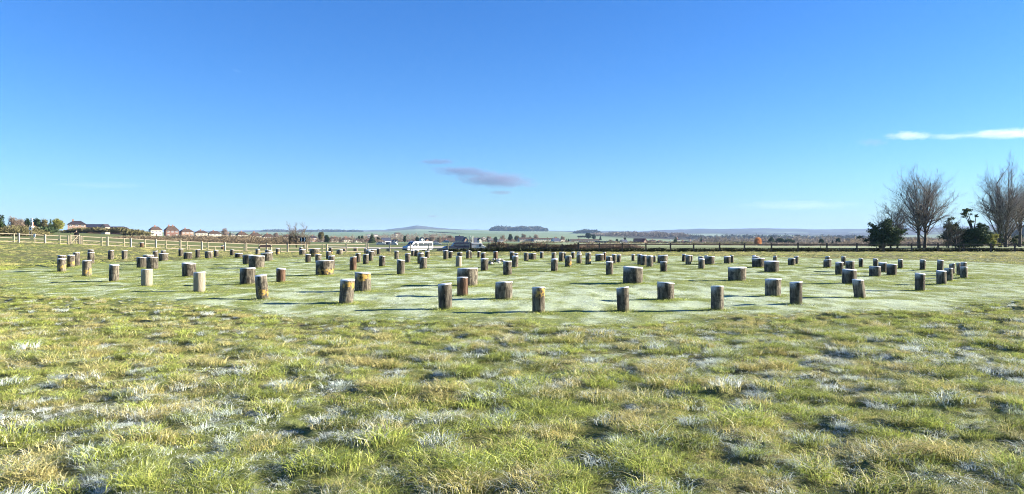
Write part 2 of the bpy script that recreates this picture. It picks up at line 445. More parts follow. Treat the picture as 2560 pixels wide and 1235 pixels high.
# post positions (for the snow-free rings of turf round the posts)
POSTS = [
 (154.3, 679.5, 32.9, 19.3, 'L'), (154.7, 669.8, 30.3, 18.5, ''), (177.6, 669.3, 30.3, 16.7, 'L'), (190.9, 665.7, 33.2, 15.9, ''), (217.2, 690.9, 38.9, 20.6, 'l'),
 (227.0, 652.0, 25.9, 14.3, ''), (227.4, 660.1, 29.5, 15.5, ''), (277.2, 650.4, 24.3, 13.6, ''), (284.6, 704.6, 42.6, 22.8, ''), (311.3, 648.7, 23.0, 13.0, ''),
 (354.6, 619.1, 12.1, 8.6, 'R'), (355.2, 670.1, 26.2, 25.1, ''), (367.0, 714.3, 42.1, 26.6, 'P'), (370.2, 660.9, 22.7, 25.3, ''), (381.1, 674.7, 30.8, 26.7, ''),
 (388.3, 647.9, 20.2, 11.8, ''), (408.3, 644.4, 17.5, 12.0, ''), (409.1, 652.8, 19.4, 21.9, ''), (452.2, 643.4, 20.1, 10.9, ''), (469.6, 649.1, 17.7, 19.9, ''),
 (472.2, 692.0, 34.0, 32.4, ''), (494.3, 645.2, 20.7, 11.0, ''), (498.4, 730.0, 50.2, 28.0, 'P'), (522.2, 647.9, 18.9, 18.3, ''), (540.6, 642.6, 17.3, 11.0, ''),
 (557.6, 623.2, 10.5, 8.7, 'R'), (580.6, 639.8, 15.7, 10.5, ''), (597.1, 645.2, 11.3, 18.1, ''), (619.1, 713.2, 41.3, 36.7, ''), (620.0, 661.4, 23.3, 25.7, ''),
 (641.5, 670.9, 30.9, 37.8, ''), (644.0, 637.2, 14.3, 10.4, ''), (656.8, 749.5, 60.5, 29.2, 'Tl'), (666.8, 653.0, 20.9, 28.9, ''), (670.6, 638.7, 12.7, 15.3, ''),
 (694.4, 637.8, 15.8, 10.2, 'L'), (702.2, 707.0, 34.5, 22.2, 'R'), (752.1, 633.1, 14.5, 8.0, ''), (756.5, 637.8, 14.5, 16.0, ''), (769.9, 656.8, 20.5, 13.4, ''),
 (786.4, 642.4, 19.2, 25.1, 'l'), (795.6, 656.4, 20.9, 14.5, ''), (811.6, 689.9, 37.2, 44.7, 'l'), (821.0, 648.6, 20.1, 11.7, ''), (827.0, 635.9, 16.8, 9.5, 'l'),
 (828.4, 673.1, 33.1, 16.8, ''), (849.0, 636.8, 12.1, 15.3, ''), (864.5, 758.8, 60.5, 35.8, 'Ut'), (882.8, 677.2, 33.9, 16.9, 'R'), (895.5, 656.8, 23.6, 13.2, ''),
 (906.8, 730.3, 46.6, 40.3, 't'), (913.9, 635.1, 15.2, 7.1, ''), (914.4, 661.1, 24.9, 14.2, ''), (920.7, 645.3, 19.6, 11.7, ''), (926.8, 653.4, 24.3, 12.6, ''),
 (929.6, 640.6, 19.0, 22.3, ''), (946.3, 637.2, 14.6, 9.1, ''), (955.4, 666.9, 26.3, 15.2, ''), (991.4, 647.9, 20.9, 11.1, ''), (1001.7, 686.8, 36.4, 19.8, ''),
 (1019.4, 657.4, 23.3, 13.6, ''), (1031.8, 639.6, 14.2, 8.1, ''), (1041.2, 641.8, 15.8, 11.5, ''), (1051.1, 660.4, 26.7, 15.0, ''), (1052.6, 649.3, 18.2, 13.2, ''),
 (1057.6, 673.2, 28.9, 18.0, ''), (1068.0, 645.7, 18.2, 11.5, ''), (1113.6, 773.8, 62.8, 34.0, ''), (1114.3, 649.9, 22.5, 12.3, ''), (1126.0, 645.3, 16.6, 10.1, ''),
 (1147.0, 668.5, 27.3, 15.8, 'P'), (1149.2, 647.3, 16.2, 13.0, ''), (1156.3, 741.4, 46.6, 27.1, 'R'), (1168.6, 715.7, 44.1, 51.6, ''), (1170.3, 647.9, 19.4, 10.5, ''),
 (1177.8, 647.3, 17.6, 4.5, ''), (1197.0, 644.3, 15.6, 7.7, ''), (1208.1, 649.3, 16.8, 11.7, ''), (1211.1, 678.3, 31.0, 18.8, ''), (1238.8, 649.9, 20.2, 11.1, 'R'),
 (1259.4, 749.5, 43.9, 42.5, ''), (1268.6, 688.4, 34.4, 21.3, ''), (1280.4, 650.3, 20.2, 11.7, ''), (1287.6, 669.6, 28.9, 15.6, ''), (1291.1, 648.3, 15.2, 9.7, ''),
 (1315.1, 653.4, 20.9, 11.9, ''), (1330.8, 649.3, 16.2, 19.4, ''), (1346.5, 781.9, 63.4, 31.4, 't'), (1354.2, 645.7, 16.6, 9.1, ''), (1384.0, 653.4, 20.9, 11.3, ''),
 (1385.8, 679.1, 31.2, 16.8, ''), (1403.6, 655.0, 23.9, 12.8, ''), (1411.8, 647.3, 14.6, 4.9, ''), (1420.6, 667.9, 26.7, 16.8, 'l'), (1432.5, 647.3, 16.6, 9.1, ''),
 (1447.2, 646.3, 15.8, 10.1, ''), (1447.7, 659.0, 24.3, 13.2, ''), (1470.5, 661.5, 28.9, 14.2, 'l'), (1498.8, 653.4, 17.6, 21.5, ''), (1510.9, 650.3, 19.2, 7.9, 'R'),
 (1523.0, 661.5, 19.8, 16.0, ''), (1524.1, 687.8, 33.4, 18.2, ''), (1535.0, 658.8, 23.1, 11.5, ''), (1546.8, 656.8, 19.6, 10.9, ''), (1558.1, 777.9, 59.7, 30.0, ''),
 (1581.9, 710.6, 41.1, 48.0, ''), (1583.0, 652.8, 17.6, 8.5, ''), (1599.1, 662.5, 26.7, 11.5, ''), (1608.5, 665.1, 25.9, 15.0, ''), (1624.4, 669.1, 27.3, 16.8, ''),
 (1627.0, 655.4, 16.6, 10.5, ''), (1636.0, 655.4, 15.6, 7.1, ''), (1656.2, 659.0, 19.8, 25.3, ''), (1659.5, 679.3, 25.9, 16.8, ''), (1664.3, 751.1, 43.1, 41.5, ''),
 (1708.9, 654.4, 18.6, 8.5, ''), (1720.7, 662.5, 23.9, 13.8, ''), (1728.5, 655.0, 16.4, 6.3, ''), (1752.8, 661.5, 18.6, 13.2, ''), (1753.8, 673.0, 25.7, 15.2, ''),
 (1765.6, 653.4, 14.8, 8.5, ''), (1774.0, 662.5, 19.8, 25.3, ''), (1793.1, 775.8, 59.7, 31.0, ''), (1818.1, 659.8, 18.0, 16.2, ''), (1829.8, 657.4, 18.8, 8.5, ''),
 (1842.9, 702.3, 32.8, 43.5, ''), (1884.8, 656.4, 17.2, 9.1, ''), (1889.2, 659.4, 17.2, 17.2, ''), (1895.4, 670.0, 22.7, 30.4, ''), (1929.1, 681.3, 27.5, 35.0, ''),
 (1932.3, 742.4, 44.5, 38.3, ''), (1937.6, 657.4, 17.2, 9.5, ''), (1979.2, 663.9, 17.2, 17.8, ''), (1990.0, 764.1, 55.1, 30.2, ''), (1990.5, 659.8, 19.6, 10.1, ''),
 (2068.3, 669.6, 20.2, 18.6, ''), (2068.8, 659.4, 18.8, 10.7, ''), (2098.3, 687.4, 31.4, 19.2, ''), (2108.7, 664.7, 22.7, 10.4, ''), (2122.6, 709.0, 35.4, 33.5, ''),
 (2124.8, 679.2, 25.5, 21.0, ''), (2150.3, 746.2, 46.0, 27.4, 'T'), (2152.6, 668.6, 22.5, 10.8, ''), (2187.3, 692.2, 25.5, 27.0, ''), (2188.9, 669.9, 22.7, 11.5, ''),
 (2206.5, 681.0, 24.2, 19.6, ''), (2229.4, 688.5, 27.9, 23.6, ''), (2251.8, 672.7, 22.9, 11.7, ''), (2300.0, 726.7, 43.2, 23.3, ''), (2306.2, 676.4, 25.1, 13.4, ''),
 (2350.1, 679.2, 28.5, 14.3, ''), (2353.5, 711.8, 33.9, 22.3, ''), (2371.6, 701.5, 32.2, 19.6, ''), (2380.1, 684.4, 25.7, 13.4, ''), (2396.5, 689.8, 31.1, 8.9, ''),
 (2408.3, 688.5, 32.6, 14.7, ''), (2409.5, 695.6, 27.9, 17.1, ''),
]
HAZE = 5.0e-5
POST_XY = []
for (cx, by, hp, wp, look) in POSTS:
    X, Yf = hit(cx, by)
    r = wp * Yf / FPX / 2
    POST_XY.append((X * (Yf + r) / Yf, Yf + r, hp * Yf / FPX, r * (Yf + r) / Yf, look, cx, by))

def frost_field(X, Y):
    n = fbm(X * 0.16 + 3, Y * 0.22, 4)
    f = 0.52 + (n - 0.5) * 0.6 + (fbm(X * 0.5, Y * 1.1 + 7, 3) - 0.5) * 0.5 + (fbm(X * 2.6, Y * 1.3 + 7, 3) - 0.5) * 1.7
    # barer, whiter trodden patch in the middle foreground of the ring
    f = f + 0.42 * np.exp(-(((X - 3.5) / 7.5) ** 2 + ((Y - 20.5) / 4.2) ** 2))
    f = f - 0.15 * sst((-X - 4) / 20) + 0.06 * sst((X - 2) / 10)
    for (x, y, h, r, look, cx, by) in POST_XY:
        d2 = ((X - x - 0.45) / (0.7 + 1.6 * r)) ** 2 + ((Y - y + 0.1) / (0.45 + 1.2 * r)) ** 2
        f = f - 0.65 * np.exp(-d2)
    return np.clip(f, 0, 1)

fmask = (GY < 100)
FR = np.zeros_like(GX)
sub = np.where(fmask.all(axis=1))[0]
FR[sub] = frost_field(GX[sub], GY[sub])
rough_fr = 0.7 * np.clip((0.50 - fbm(GX * 5.4, GY * 5.8, 3)) * 2 + (fbm((GX + .07) * 5.4, GY * 5.8, 3) - fbm((GX - .07) * 5.4, GY * 5.8, 3)) * 4 + 0.15 - 0.3 * sst((GY - 8) / 7), 0, 1) * np.clip(fbm(GX * .25 + 50, GY * .25, 3) * 2 - 0.4, 0, 1)
FR = ringm * FR + (1 - ringm) * rough_fr
DRY = (1 - 0.8 * sst((GY - 100) / 20)) * np.clip(0.1 + (fbm(GX * 0.5 + 31, GY * 0.5, 4) - 0.45) * 2.0 + 0.3 * (1 - ringm), 0, 1) * (1 - 0.75 * ringm)
FAR = sst((GY - 420) / 400)
FR = np.where(GY > 97, 0.12 + 0.55 * sst((GX - 12) / 20) + (fbm(GX * 0.03, GY * 0.01, 3) - 0.5) * 0.6, FR)
PXG = 1280 + FPX * GX / np.maximum(GY, 1)
WOODY = sst((GY - 5200) / 900) * np.clip((fbm(GX * 0.0011, GY * 0.0008, 4) - 0.30) * 8, 0, 1)
WOODY = np.maximum(WOODY, sst((GY - 6900) / 900) * 0.9)
WOODY = np.maximum(WOODY, sst((GY - 5200) / 700) * np.exp(-((PXG - 1040) / 80) ** 2) * 0.9)
WOODY = np.maximum(WOODY, sst((GY - 1300) / 400) * sst((PXG - 1480) / 120) * np.clip((fbm(GX * 0.003 + 8, GY * 0.0015, 3) - 0.38) * 8, 0, 1))
V = np.stack([GX, GY, GZ], -1).reshape(-1, 3)
nr = len(rows)
idx = np.arange(nr * NC).reshape(nr, NC)
F = np.stack([idx[:-1, :-1], idx[:-1, 1:], idx[1:, 1:], idx[1:, :-1]], -1).reshape(-1, 4)
me = bpy.data.meshes.new('ground')
me.vertices.add(len(V)); me.vertices.foreach_set('co', V.astype(np.float32).ravel())
me.loops.add(F.size); me.loops.foreach_set('vertex_index', F.astype(np.int32).ravel())
me.polygons.add(len(F)); me.polygons.foreach_set('loop_start', np.arange(0, F.size, 4, dtype=np.int32))
me.polygons.foreach_set('loop_total', np.full(len(F), 4, dtype=np.int32))
me.polygons.foreach_set('use_smooth', np.ones(len(F), bool))
me.update(calc_edges=True)
for nm, arr in (('frost', FR), ('rough', 1 - ringm), ('far', FAR), ('wood', WOODY), ('dry', DRY)):
    a = me.attributes.new(nm, 'FLOAT', 'POINT'); a.data.foreach_set('value', arr.astype(np.float32).ravel())
me.materials.append(M_GROUND)
tag(obj('ground', me), 'frosted grass ground running from the near rough turf to the distant fields', kind='structure')

def lump_z(X, Y):
    """same small relief as the ground sheet, for seating grass and posts"""
    rm = ring_mask(X, Y)
    l = (fbm(X * 5.4, Y * 5.8, 3) - 0.5) * 0.20 + (fbm(X * 1.3 + 9, Y * 1.6, 2) - 0.5) * 0.08
    b = (fbm(X * 0.5 + 4, Y * 0.7, 3) - 0.5) * 0.22
    d = np.exp(-((Y - 62 - (X * 0.05)) / 7.0) ** 2) * sst((X - 2) / 14)
    s = (fbm(X * 0.35, Y * 0.35, 3) - 0.5) * 0.06 + (fbm(X * 2.3, Y * 1.5, 3) - 0.5) * 0.07 + (fbm(X * 5, Y * 5, 2) - 0.5) * 0.015
    nf = 1 - sst((Y - 92) / 6)
    return z_ground(X, Y) + nf * ((1 - rm) * (l + b * sst((Y - 45) / 15) * (0.4 + d)) + rm * s)

# ------------------------------------------------------------------ grass
def clump_mesh(name, nb, hmin, hmax, spread, width, lean, seed, segs=3):
    r = random.Random(seed)
    v = []; f = []; al = []; rn = []
    ld = r.uniform(0, 6.28)
    for i in range(nb):
        a = r.uniform(0, 6.283); rad = spread * math.sqrt(r.random())
        bx, by = rad * math.cos(a), rad * math.sin(a)
        h = r.uniform(hmin, hmax)
        da = a + r.gauss(0, 0.8) if r.random() < 0.7 else ld + r.gauss(0, 0.5)
        ln = h * r.uniform(0.2, 1.0) * lean
        w = width * r.uniform(0.7, 1.3)
        sa = r.uniform(0, 6.283)
        sx, sy = math.cos(sa) * w / 2, math.sin(sa) * w / 2
        q = r.random(); b0 = len(v)
        for k in range(segs + 1):
            t = k / segs
            off = ln * t * t
            z = h * (t - 0.42 * lean * t * t)
            x = bx + math.cos(da) * off; y = by + math.sin(da) * off
            ww = (1 - t * 0.85)
            if k < segs:
                v += [(x - sx * ww, y - sy * ww, z - 0.015), (x + sx * ww, y + sy * ww, z - 0.015)]; al += [t, t]; rn += [q, q]
            else:
                v.append((x, y, z - 0.015)); al.append(1.0); rn.append(q)
        for k in range(segs - 1):
            c = b0 + 2 * k; f.append((c, c + 1, c + 3, c + 2))
        c = b0 + 2 * (segs - 1); f.append((c, c + 1, c + 2))
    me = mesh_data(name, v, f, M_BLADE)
    for nm, arr in (('along', al), ('rnd', rn)):
        a = me.attributes.new(nm, 'FLOAT', 'POINT'); a.data.foreach_set('value', np.array(arr, np.float32))
    return me
def scatter(name, meshes, X, Y, Z, S, RZ, FRO, DR, label):
    """one object whose geometry nodes set clumps of blades on its points"""
    me = bpy.data.meshes.new(name)
    n = len(X)
    me.vertices.add(n); me.vertices.foreach_set('co', np.stack([X, Y, Z], -1).astype(np.float32).ravel())
    for nm, arr in (('scl', S), ('rz', RZ), ('frost', FRO), ('dry', DR), ('tone', np.clip(RNG.normal(.97, .24, n) + (fbm(X * 3.3 + 70, Y * 3.7, 3) - .5) * 1.1, .35, 1.55))):
        a = me.attributes.new(nm, 'FLOAT', 'POINT'); a.data.foreach_set('value', np.asarray(arr).astype(np.float32))
    a = me.attributes.new('pick', 'INT', 'POINT'); a.data.foreach_set('value', RNG.integers(0, len(meshes), n).astype(np.int32))
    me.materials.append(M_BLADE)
    o = obj(name, me)
    g = bpy.data.node_groups.new(name, 'GeometryNodeTree')
    g.interface.new_socket('Geometry', in_out='INPUT', socket_type='NodeSocketGeometry')
    g.interface.new_socket('Geometry', in_out='OUTPUT', socket_type='NodeSocketGeometry')
    gi = g.nodes.new('NodeGroupInput'); go = g.nodes.new('NodeGroupOutput')
    ins = g.nodes.new('GeometryNodeInstanceOnPoints')
    g2i = g.nodes.new('GeometryNodeGeometryToInstance')
    for k, mm in enumerate(meshes):
        po = bpy.data.objects.new('blade_clump', mm)
        oi = g.nodes.new('GeometryNodeObjectInfo'); oi.inputs['Object'].default_value = po
        g.links.new(oi.outputs['Geometry'], g2i.inputs[0])
    def A(nm, typ='FLOAT'):
        a = g.nodes.new('GeometryNodeInputNamedAttribute'); a.data_type = typ; a.inputs[0].default_value = nm
        return a.outputs[0]
    g.links.new(gi.outputs[0], ins.inputs['Points'])
    g.links.new(g2i.outputs[0], ins.inputs['Instance'])
    ins.inputs['Pick Instance'].default_value = True
    g.links.new(A('pick', 'INT'), ins.inputs['Instance Index'])
    cx = g.nodes.new('ShaderNodeCombineXYZ'); g.links.new(A('rz'), cx.inputs[2])
    g.links.new(cx.outputs[0], ins.inputs['Rotation'])
    g.links.new(A('scl'), ins.inputs['Scale'])
    g.links.new(ins.outputs[0], go.inputs[0])
    md = o.modifiers.new('grass', 'NODES'); md.node_group = g
    return tag(o, label, kind='stuff')

def sample(y0, y1, dens):
    area_max = []
    n = int(((y1 - y0) * (2 * (4 + 0.76 * y1))) * dens)
    Y = RNG.uniform(y0, y1, n); X = RNG.uniform(-1, 1, n) * (4 + 0.76 * y1)
    k = np.abs(X) < 4 + 0.76 * Y
    return X[k], Y[k]

tall = [clump_mesh('tussock', 84, 0.05, 0.15, 0.105, 0.0045, 1.4, 10 + k) for k in range(8)]
shortc = [clump_mesh('short_clump', 26, 0.025, 0.055, 0.13, 0.006, 0.9, 40 + k, 2) for k in range(5)]
matc = [clump_mesh('thatch', 60, 0.03, 0.07, 0.13, 0.0036, 2.6, 80 + k, 3) for k in range(6)]
farc = [clump_mesh('far_tussock', 34, 0.07, 0.16, 0.24, 0.014, 1.0, 60 + k, 2) for k in range(5)]

Xs, Ys = sample(3.6, 26, 84)
rm = ring_mask(Xs, Ys)
k = RNG.random(len(Xs)) > rm * 1.1
Xs, Ys, rm = Xs[k], Ys[k], rm[k]
hum = fbm(Xs * 5.4, Ys * 5.8, 3); hum2 = fbm(Xs * 1.5 + 60, Ys * 1.7, 3)
scl = np.clip(0.72 + (hum - 0.5) * 3.0 + (hum2 - 0.5) * 1.0, 0.30, 1.5) * (1 - 0.45 * np.clip(rm * 2.5, 0, 1)) * RNG.uniform(0.75, 1.25, len(Xs))
scl *= 1 - 0.35 * sst((Ys - 12) / 7)
grad = fbm((Xs + .07) * 5.4, Ys * 5.8, 3) - fbm((Xs - .07) * 5.4, Ys * 5.8, 3)      # frost stays on the flanks that face away from the morning sun
fr = np.clip((0.48 - hum) * 1.8 + grad * 3.0 - 0.30 * sst((Ys - 8) / 7) + (fbm(Xs * 6.0 + 9, Ys * 4.6, 2) - 0.5) * 1.6 + (0.5 - hum2) * 1.2 + (fbm(Xs * .3 + 50, Ys * .3, 3) - 0.5) * 1.0 + 0.24, 0, 1)
fr = np.clip(fr + RNG.normal(0, .2, len(Xs)), 0, 1)
dr = np.clip(RNG.normal(0, .1, len(Xs)) + (fbm(Xs * 2.5 + 31, Ys * 2.9, 4) - 0.5) * 3.2 + 0.28 + 0.25 * (fbm(Xs * .2, Ys * .2 + 9, 2) - .5), 0, 1)
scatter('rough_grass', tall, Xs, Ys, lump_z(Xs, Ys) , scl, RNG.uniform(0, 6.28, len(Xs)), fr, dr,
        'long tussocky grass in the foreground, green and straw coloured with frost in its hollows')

Xt, Yt = sample(3.6, 14, 75)
k = ring_mask(Xt, Yt) < 0.3
Xt, Yt = Xt[k], Yt[k]
gt = fbm((Xt + .07) * 5.4, Yt * 5.8, 3) - fbm((Xt - .07) * 5.4, Yt * 5.8, 3)
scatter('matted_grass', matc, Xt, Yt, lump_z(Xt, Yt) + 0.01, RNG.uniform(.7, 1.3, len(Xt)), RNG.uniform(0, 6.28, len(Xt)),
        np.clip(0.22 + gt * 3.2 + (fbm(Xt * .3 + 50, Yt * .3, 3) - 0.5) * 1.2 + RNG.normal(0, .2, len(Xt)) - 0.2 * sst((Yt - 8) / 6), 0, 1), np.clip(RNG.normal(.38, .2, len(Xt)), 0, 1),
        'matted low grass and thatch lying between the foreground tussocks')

Xm, Ym = sample(14, 34, 60)
X2, Y2 = sample(34, 66, 18)
Xm = np.concatenate([Xm, X2]); Ym = np.concatenate([Ym, Y2])
k = ring_mask(Xm, Ym) > 0.5
Xm, Ym = Xm[k], Ym[k]
fm = frost_field(Xm, Ym)
near_post = np.zeros(len(Xm))
for (x, y_, h, r, look, cx, by) in POST_XY:
    near_post = np.maximum(near_post, np.exp(-(((Xm - x) ** 2 + (Ym - y_) ** 2) / (r + 0.14) ** 2)))
sm = (0.55 + 0.8 * RNG.random(len(Xm)) ** 1.5) * (1 + 1.8 * near_post) * (1 + 0.35 * sst((Ym - 30) / 20))
scatter('mown_grass', shortc, Xm, Ym, lump_z(Xm, Ym), sm, RNG.uniform(0, 6.28, len(Xm)), np.clip(fm * 0.85 - 0.06 + RNG.normal(0, .2, len(Xm)), 0, 1), np.clip(0.22 + RNG.normal(0, .2, len(Xm)) + (fbm(Xm * .6, Ym * .8 + 40, 3) - .5), 0, 1),
        'short mown grass between the posts, whitened by frost')
# collar of longer grass at the foot of every post
cxs, cys, crs = [], [], []
for (x, y_, h, r, look, cx, by) in POST_XY:
    m_ = int(18 + 110 * r)
    a_ = RNG.uniform(0, 6.28, m_); q = r + RNG.uniform(0.0, 0.09, m_)
    cxs.append(x + np.cos(a_) * q); cys.append(y_ + np.sin(a_) * q)
cxs = np.concatenate(cxs); cys = np.concatenate(cys)
scatter('grass_round_posts', shortc, cxs, cys, lump_z(cxs, cys), RNG.uniform(1.0, 2.9, len(cxs)), RNG.uniform(0, 6.28, len(cxs)),
        np.full(len(cxs), 0.08), RNG.uniform(0, 0.4, len(cxs)), 'unmown green grass growing in collars round the feet of the posts')

Xf, Yf = sample(25, 45, 22)
X2, Y2 = sample(45, 94, 5)
Xf = np.concatenate([Xf, X2]); Yf = np.concatenate([Yf, Y2])
k = ring_mask(Xf, Yf) < 0.4
Xf, Yf = Xf[k], Yf[k]
hum = fbm(Xf * 1.4, Yf * 1.6, 3)
sf = np.clip(0.35 + (hum - 0.35) * 2.2, 0.25, 1.3) * RNG.uniform(0.7, 1.25, len(Xf))
sf *= np.where(Xf > 0, 1.0, 0.8)
scatter('far_rough_grass', farc, Xf, Yf, lump_z(Xf, Yf), sf, RNG.uniform(0, 6.28, len(Xf)),
        np.clip((0.45 - hum) * 3 + 0.15 * sst((Xf - 5) / 20), 0, 0.8), np.clip((fbm(Xf * .3 + 31, Yf * .3, 3) - 0.5) * 2.4 + 0.42 + 0.2 * sst((Yf - 40) / 40), 0, 1),
        'rough pasture round the outside of the ring as far as the fences')

# ------------------------------------------------------------------ the posts of the ring
def post_mesh(r, h, seed, look):
    rr = random.Random(seed)
    n = 28; ns = 7
    v = []; f = []
    lx = {'T': (-0.045, 0.0), 'U': (0.05, 0.0)}
    tl = (0.0, 0.0)
    if 'T' in look: tl = (-0.055, 0.01)
    if 'U' in look: tl = (0.05, 0.0)
    if not look and rr.random() < 0.5: tl = (rr.uniform(-0.02, 0.02), rr.uniform(-0.01, 0.01))
    ph = [rr.uniform(0, 6.28) for _ in range(5)]
    ztilt = (rr.uniform(-0.02, 0.02), rr.uniform(-0.015, 0.015))
    def rad(a, t):
        return r * (1 + 0.012 * math.sin(2 * a + ph[0]) + 0.010 * math.sin(3 * a + ph[1] + 3 * t) + 0.006 * math.sin(7 * a + ph[2] + 5 * t) + 0.012 * math.sin(4 * t + ph[3]))
    zs = [-0.12] + [h * k / (ns - 1) for k in range(ns)]
    prof = [(z, 1.0) for z in zs[:-1]] + [(h - 0.012, 1.0), (h, 0.955)]
    for z, s in prof:
        t = z / h
        for i in range(n):
            a = 2 * math.pi * i / n
            q = rad(a, t) * s
            x, y = q * math.cos(a), q * math.sin(a)
            zz = z + (x * ztilt[0] + y * ztilt[1]) / r * (1 if z > h * 0.9 else 0)
            v.append((x + tl[0] * t, y + tl[1] * t, zz))
    L = len(prof)
    for k in range(L - 1):
        for i in range(n):
            j = (i + 1) % n
            f.append((k * n + i, k * n + j, (k + 1) * n + j, (k + 1) * n + i))
    f.append(tuple((L - 1) * n + i for i in range(n)))
    body = mesh_data('post', v, f, M_POST, True)
    # frost cap: thin, uneven, hugging the rim
    cv = []; cf = []
    for k, (s, dz) in enumerate(((1.0, -0.011), (1.012, 0.0), (0.985, 0.006), (0.72, 0.010), (0.35, 0.012))):
        for i in range(n):
            a = 2 * math.pi * i / n
            q = rad(a, 1) * s
            e = -0.012 * (0.5 + 0.5 * math.sin(5 * a + ph[4])) if k == 0 else rr.uniform(-0.0015, 0.0015)
            x, y = q * math.cos(a), q * math.sin(a)
            cv.append((x + tl[0], y + tl[1], h + dz + e + (x * ztilt[0] + y * ztilt[1]) / r))
    for k in range(4):
        for i in range(n):
            j = (i + 1) % n
            cf.append((k * n + i, k * n + j, (k + 1) * n + j, (k + 1) * n + i))
    cf.append(tuple(4 * n + i for i in range(n)))
    return body, mesh_data('frost_cap', cv, cf, M_FROST, True)

ORD = ['first', 'second', 'third', 'fourth', 'fifth', 'sixth', 'seventh', 'eighth', 'ninth', 'tenth', 'eleventh', 'twelfth', 'thirteenth', 'fourteenth', 'fifteenth', 'sixteenth', 'seventeenth', 'eighteenth', 'nineteenth', 'twentieth']
ZONES = [(0, 335, 'below brick house and gate'), (335, 640, 'below the cream houses'), (640, 990, 'below the chevron sign'),
         (990, 1215, 'below the parked vehicles'), (1215, 1450, 'below the long dark hedge'), (1450, 1700, 'below the red roofed house'),
         (1700, 2060, 'below the orange tree'), (2060, 2560, 'below the tall bare trees')]
def band(i):
    by = POSTS[i][1]; H = POSTS[i][2]
    if by > 702 : return 'nearest row'
    if by > 668: return 'middle rows'
    return 'far rows'
cells = {}
for i, p in enumerate(POSTS):
    z = next(t for a, b, t in ZONES if a <= p[0] < b)
    cells.setdefault((z, band(i)), []).append(i)
post_label = {}
for (z, bd), ids in cells.items():
    ids.sort(key=lambda i: POSTS[i][0])
    for k, i in enumerate(ids):
        w = POST_XY[i][3] * 2; h = POST_XY[i][2]; look = POSTS[i][4]
        size = 'broad squat' if w > 0.62 else ('thick' if w > 0.39 else 'slim')
        col = 'pale smooth' if 'P' in look else 'rusty brown' if 'R' in look else 'yellow-topped' if 't' in look else 'lichen-orange' if ('l' in look or 'L' in look) else 'grey-brown'
        nn = 'only one' if len(ids) == 1 else ORD[k] + ' from left'
        post_label[i] = f'{size} {col} post, {nn} in {bd} {z}'
for i, (X, Y, h, r, look, cx, by) in enumerate(POST_XY):
    rust = 1.0 if 'R' in look else 0.0
    body, cap = post_mesh(r, h, 100 + i, look)
    z = float(lump_z(np.array([X]), np.array([Y]))[0])
    root = empty('concrete_post', (X, Y, z), 0)
    tag(root, post_label[i], 'post', 'posts standing in rings on the turf')
    b = obj('shaft', body, root)
    c = obj('frost_cap', cap, root)
    b['pale'] = 1.0 if 'P' in look else 0.0
    b['rust'] = rust * 0.85
    b['lichen'] = 1.0 if look and any(q in look for q in 'lLt') else 0.0
    b['lichen_z'] = h * (0.80 if 't' in look else 0.35 if 'L' in look else 0.3)
    b['height'] = h

# ------------------------------------------------------------------ fences
def zl(x, y): return float(lump_z(np.array([x]), np.array([y]))[0])
def line_pt(px, A, B):
    """where the sight line of column px crosses fence line A-B"""
    k = (px - 1280) / FPX
    dx, dy = B[0] - A[0], B[1] - A[1]
    t = (k * A[1] - A[0]) / (dx - k * dy)
    return A[0] + dx * t, A[1] + dy * t
def fence(name, pxs, A, B, mat, H, pw, rails, thin, label, skip=(), extra_dark=()):
    root = empty(name, (A[0], A[1], zg(*A)))
    tag(root, label, 'fence')
    o = Vector(root.location)
    pts = []
    for k, px in enumerate(pxs):
        x, y = line_pt(px, A, B); z = zg(x, y)
        pts.append(Vector((x, y, z)))
        hh = H * random.uniform(0.97, 1.06)
        mb = MB(); a = random.uniform(-.02, .02)
        mb.bar((0, 0, -0.3), (a, 0, hh), pw, pw * 0.9)
        mb.build('fence_post', mat, root, Vector((x, y, z)) - o)
    d = Vector((B[0] - A[0], B[1] - A[1], 0)).normalized()
    nrm = Vector((d.y, -d.x, 0))
    if nrm.y > 0: nrm = -nrm
    for k in range(len(pts) - 1):
        if k in skip: continue
        for rh in rails:
            p = pts[k] - o + d * pw * 0.5 ; q = pts[k + 1] - o - d * pw * 0.5
            j1, j2 = random.uniform(-.02, .02), random.uniform(-.02, .02)
            MB().bar(p + Vector((0, 0, rh * H + j1)), q + Vector((0, 0, rh * H + j2)), 0.04, 0.078).build('rail', mat, root)
    for px, hf in thin:
        x, y = line_pt(px, A, B); z = zg(x, y)
        MB().bar((0, 0, -0.1), (0, 0, H * hf), 0.05, 0.045).build('prick_post', mat, root, Vector((x, y, z)) - o + nrm * 0.055)
    return root
CA = (-16.2, 96.0)
t24 = math.tan(math.radians(24))
LA = (-70.0, 96.0 - 53.8 * t24)
fence('timber_fence', [-75, -15, 47, 113, 171], LA, CA, M_PALEWOOD, 0.98, 0.13, (0.90, 0.48, 0.08), [(-40, .95), (36, .95), (150, .95)],
      'pale new timber post and rail fence left of the wicket gate', skip=())
fence('timber_fence', [201.5, 269, 327, 390, 451, 505, 562, 616, 667, 719, 768, 817, 866, 916], LA, CA, M_PALEWOOD, 1.0, 0.13, (0.90, 0.48, 0.07),
      [(207, .93), (255, .93), (311, .93), (363, .95), (416, .93), (468, .93), (474, .45), (520, .93), (538, .45), (612, .93), (649, .93), (680, .45), (702, .5), (764, .9), (807, .93)],
      'pale new timber post and rail fence running right from the wicket gate')
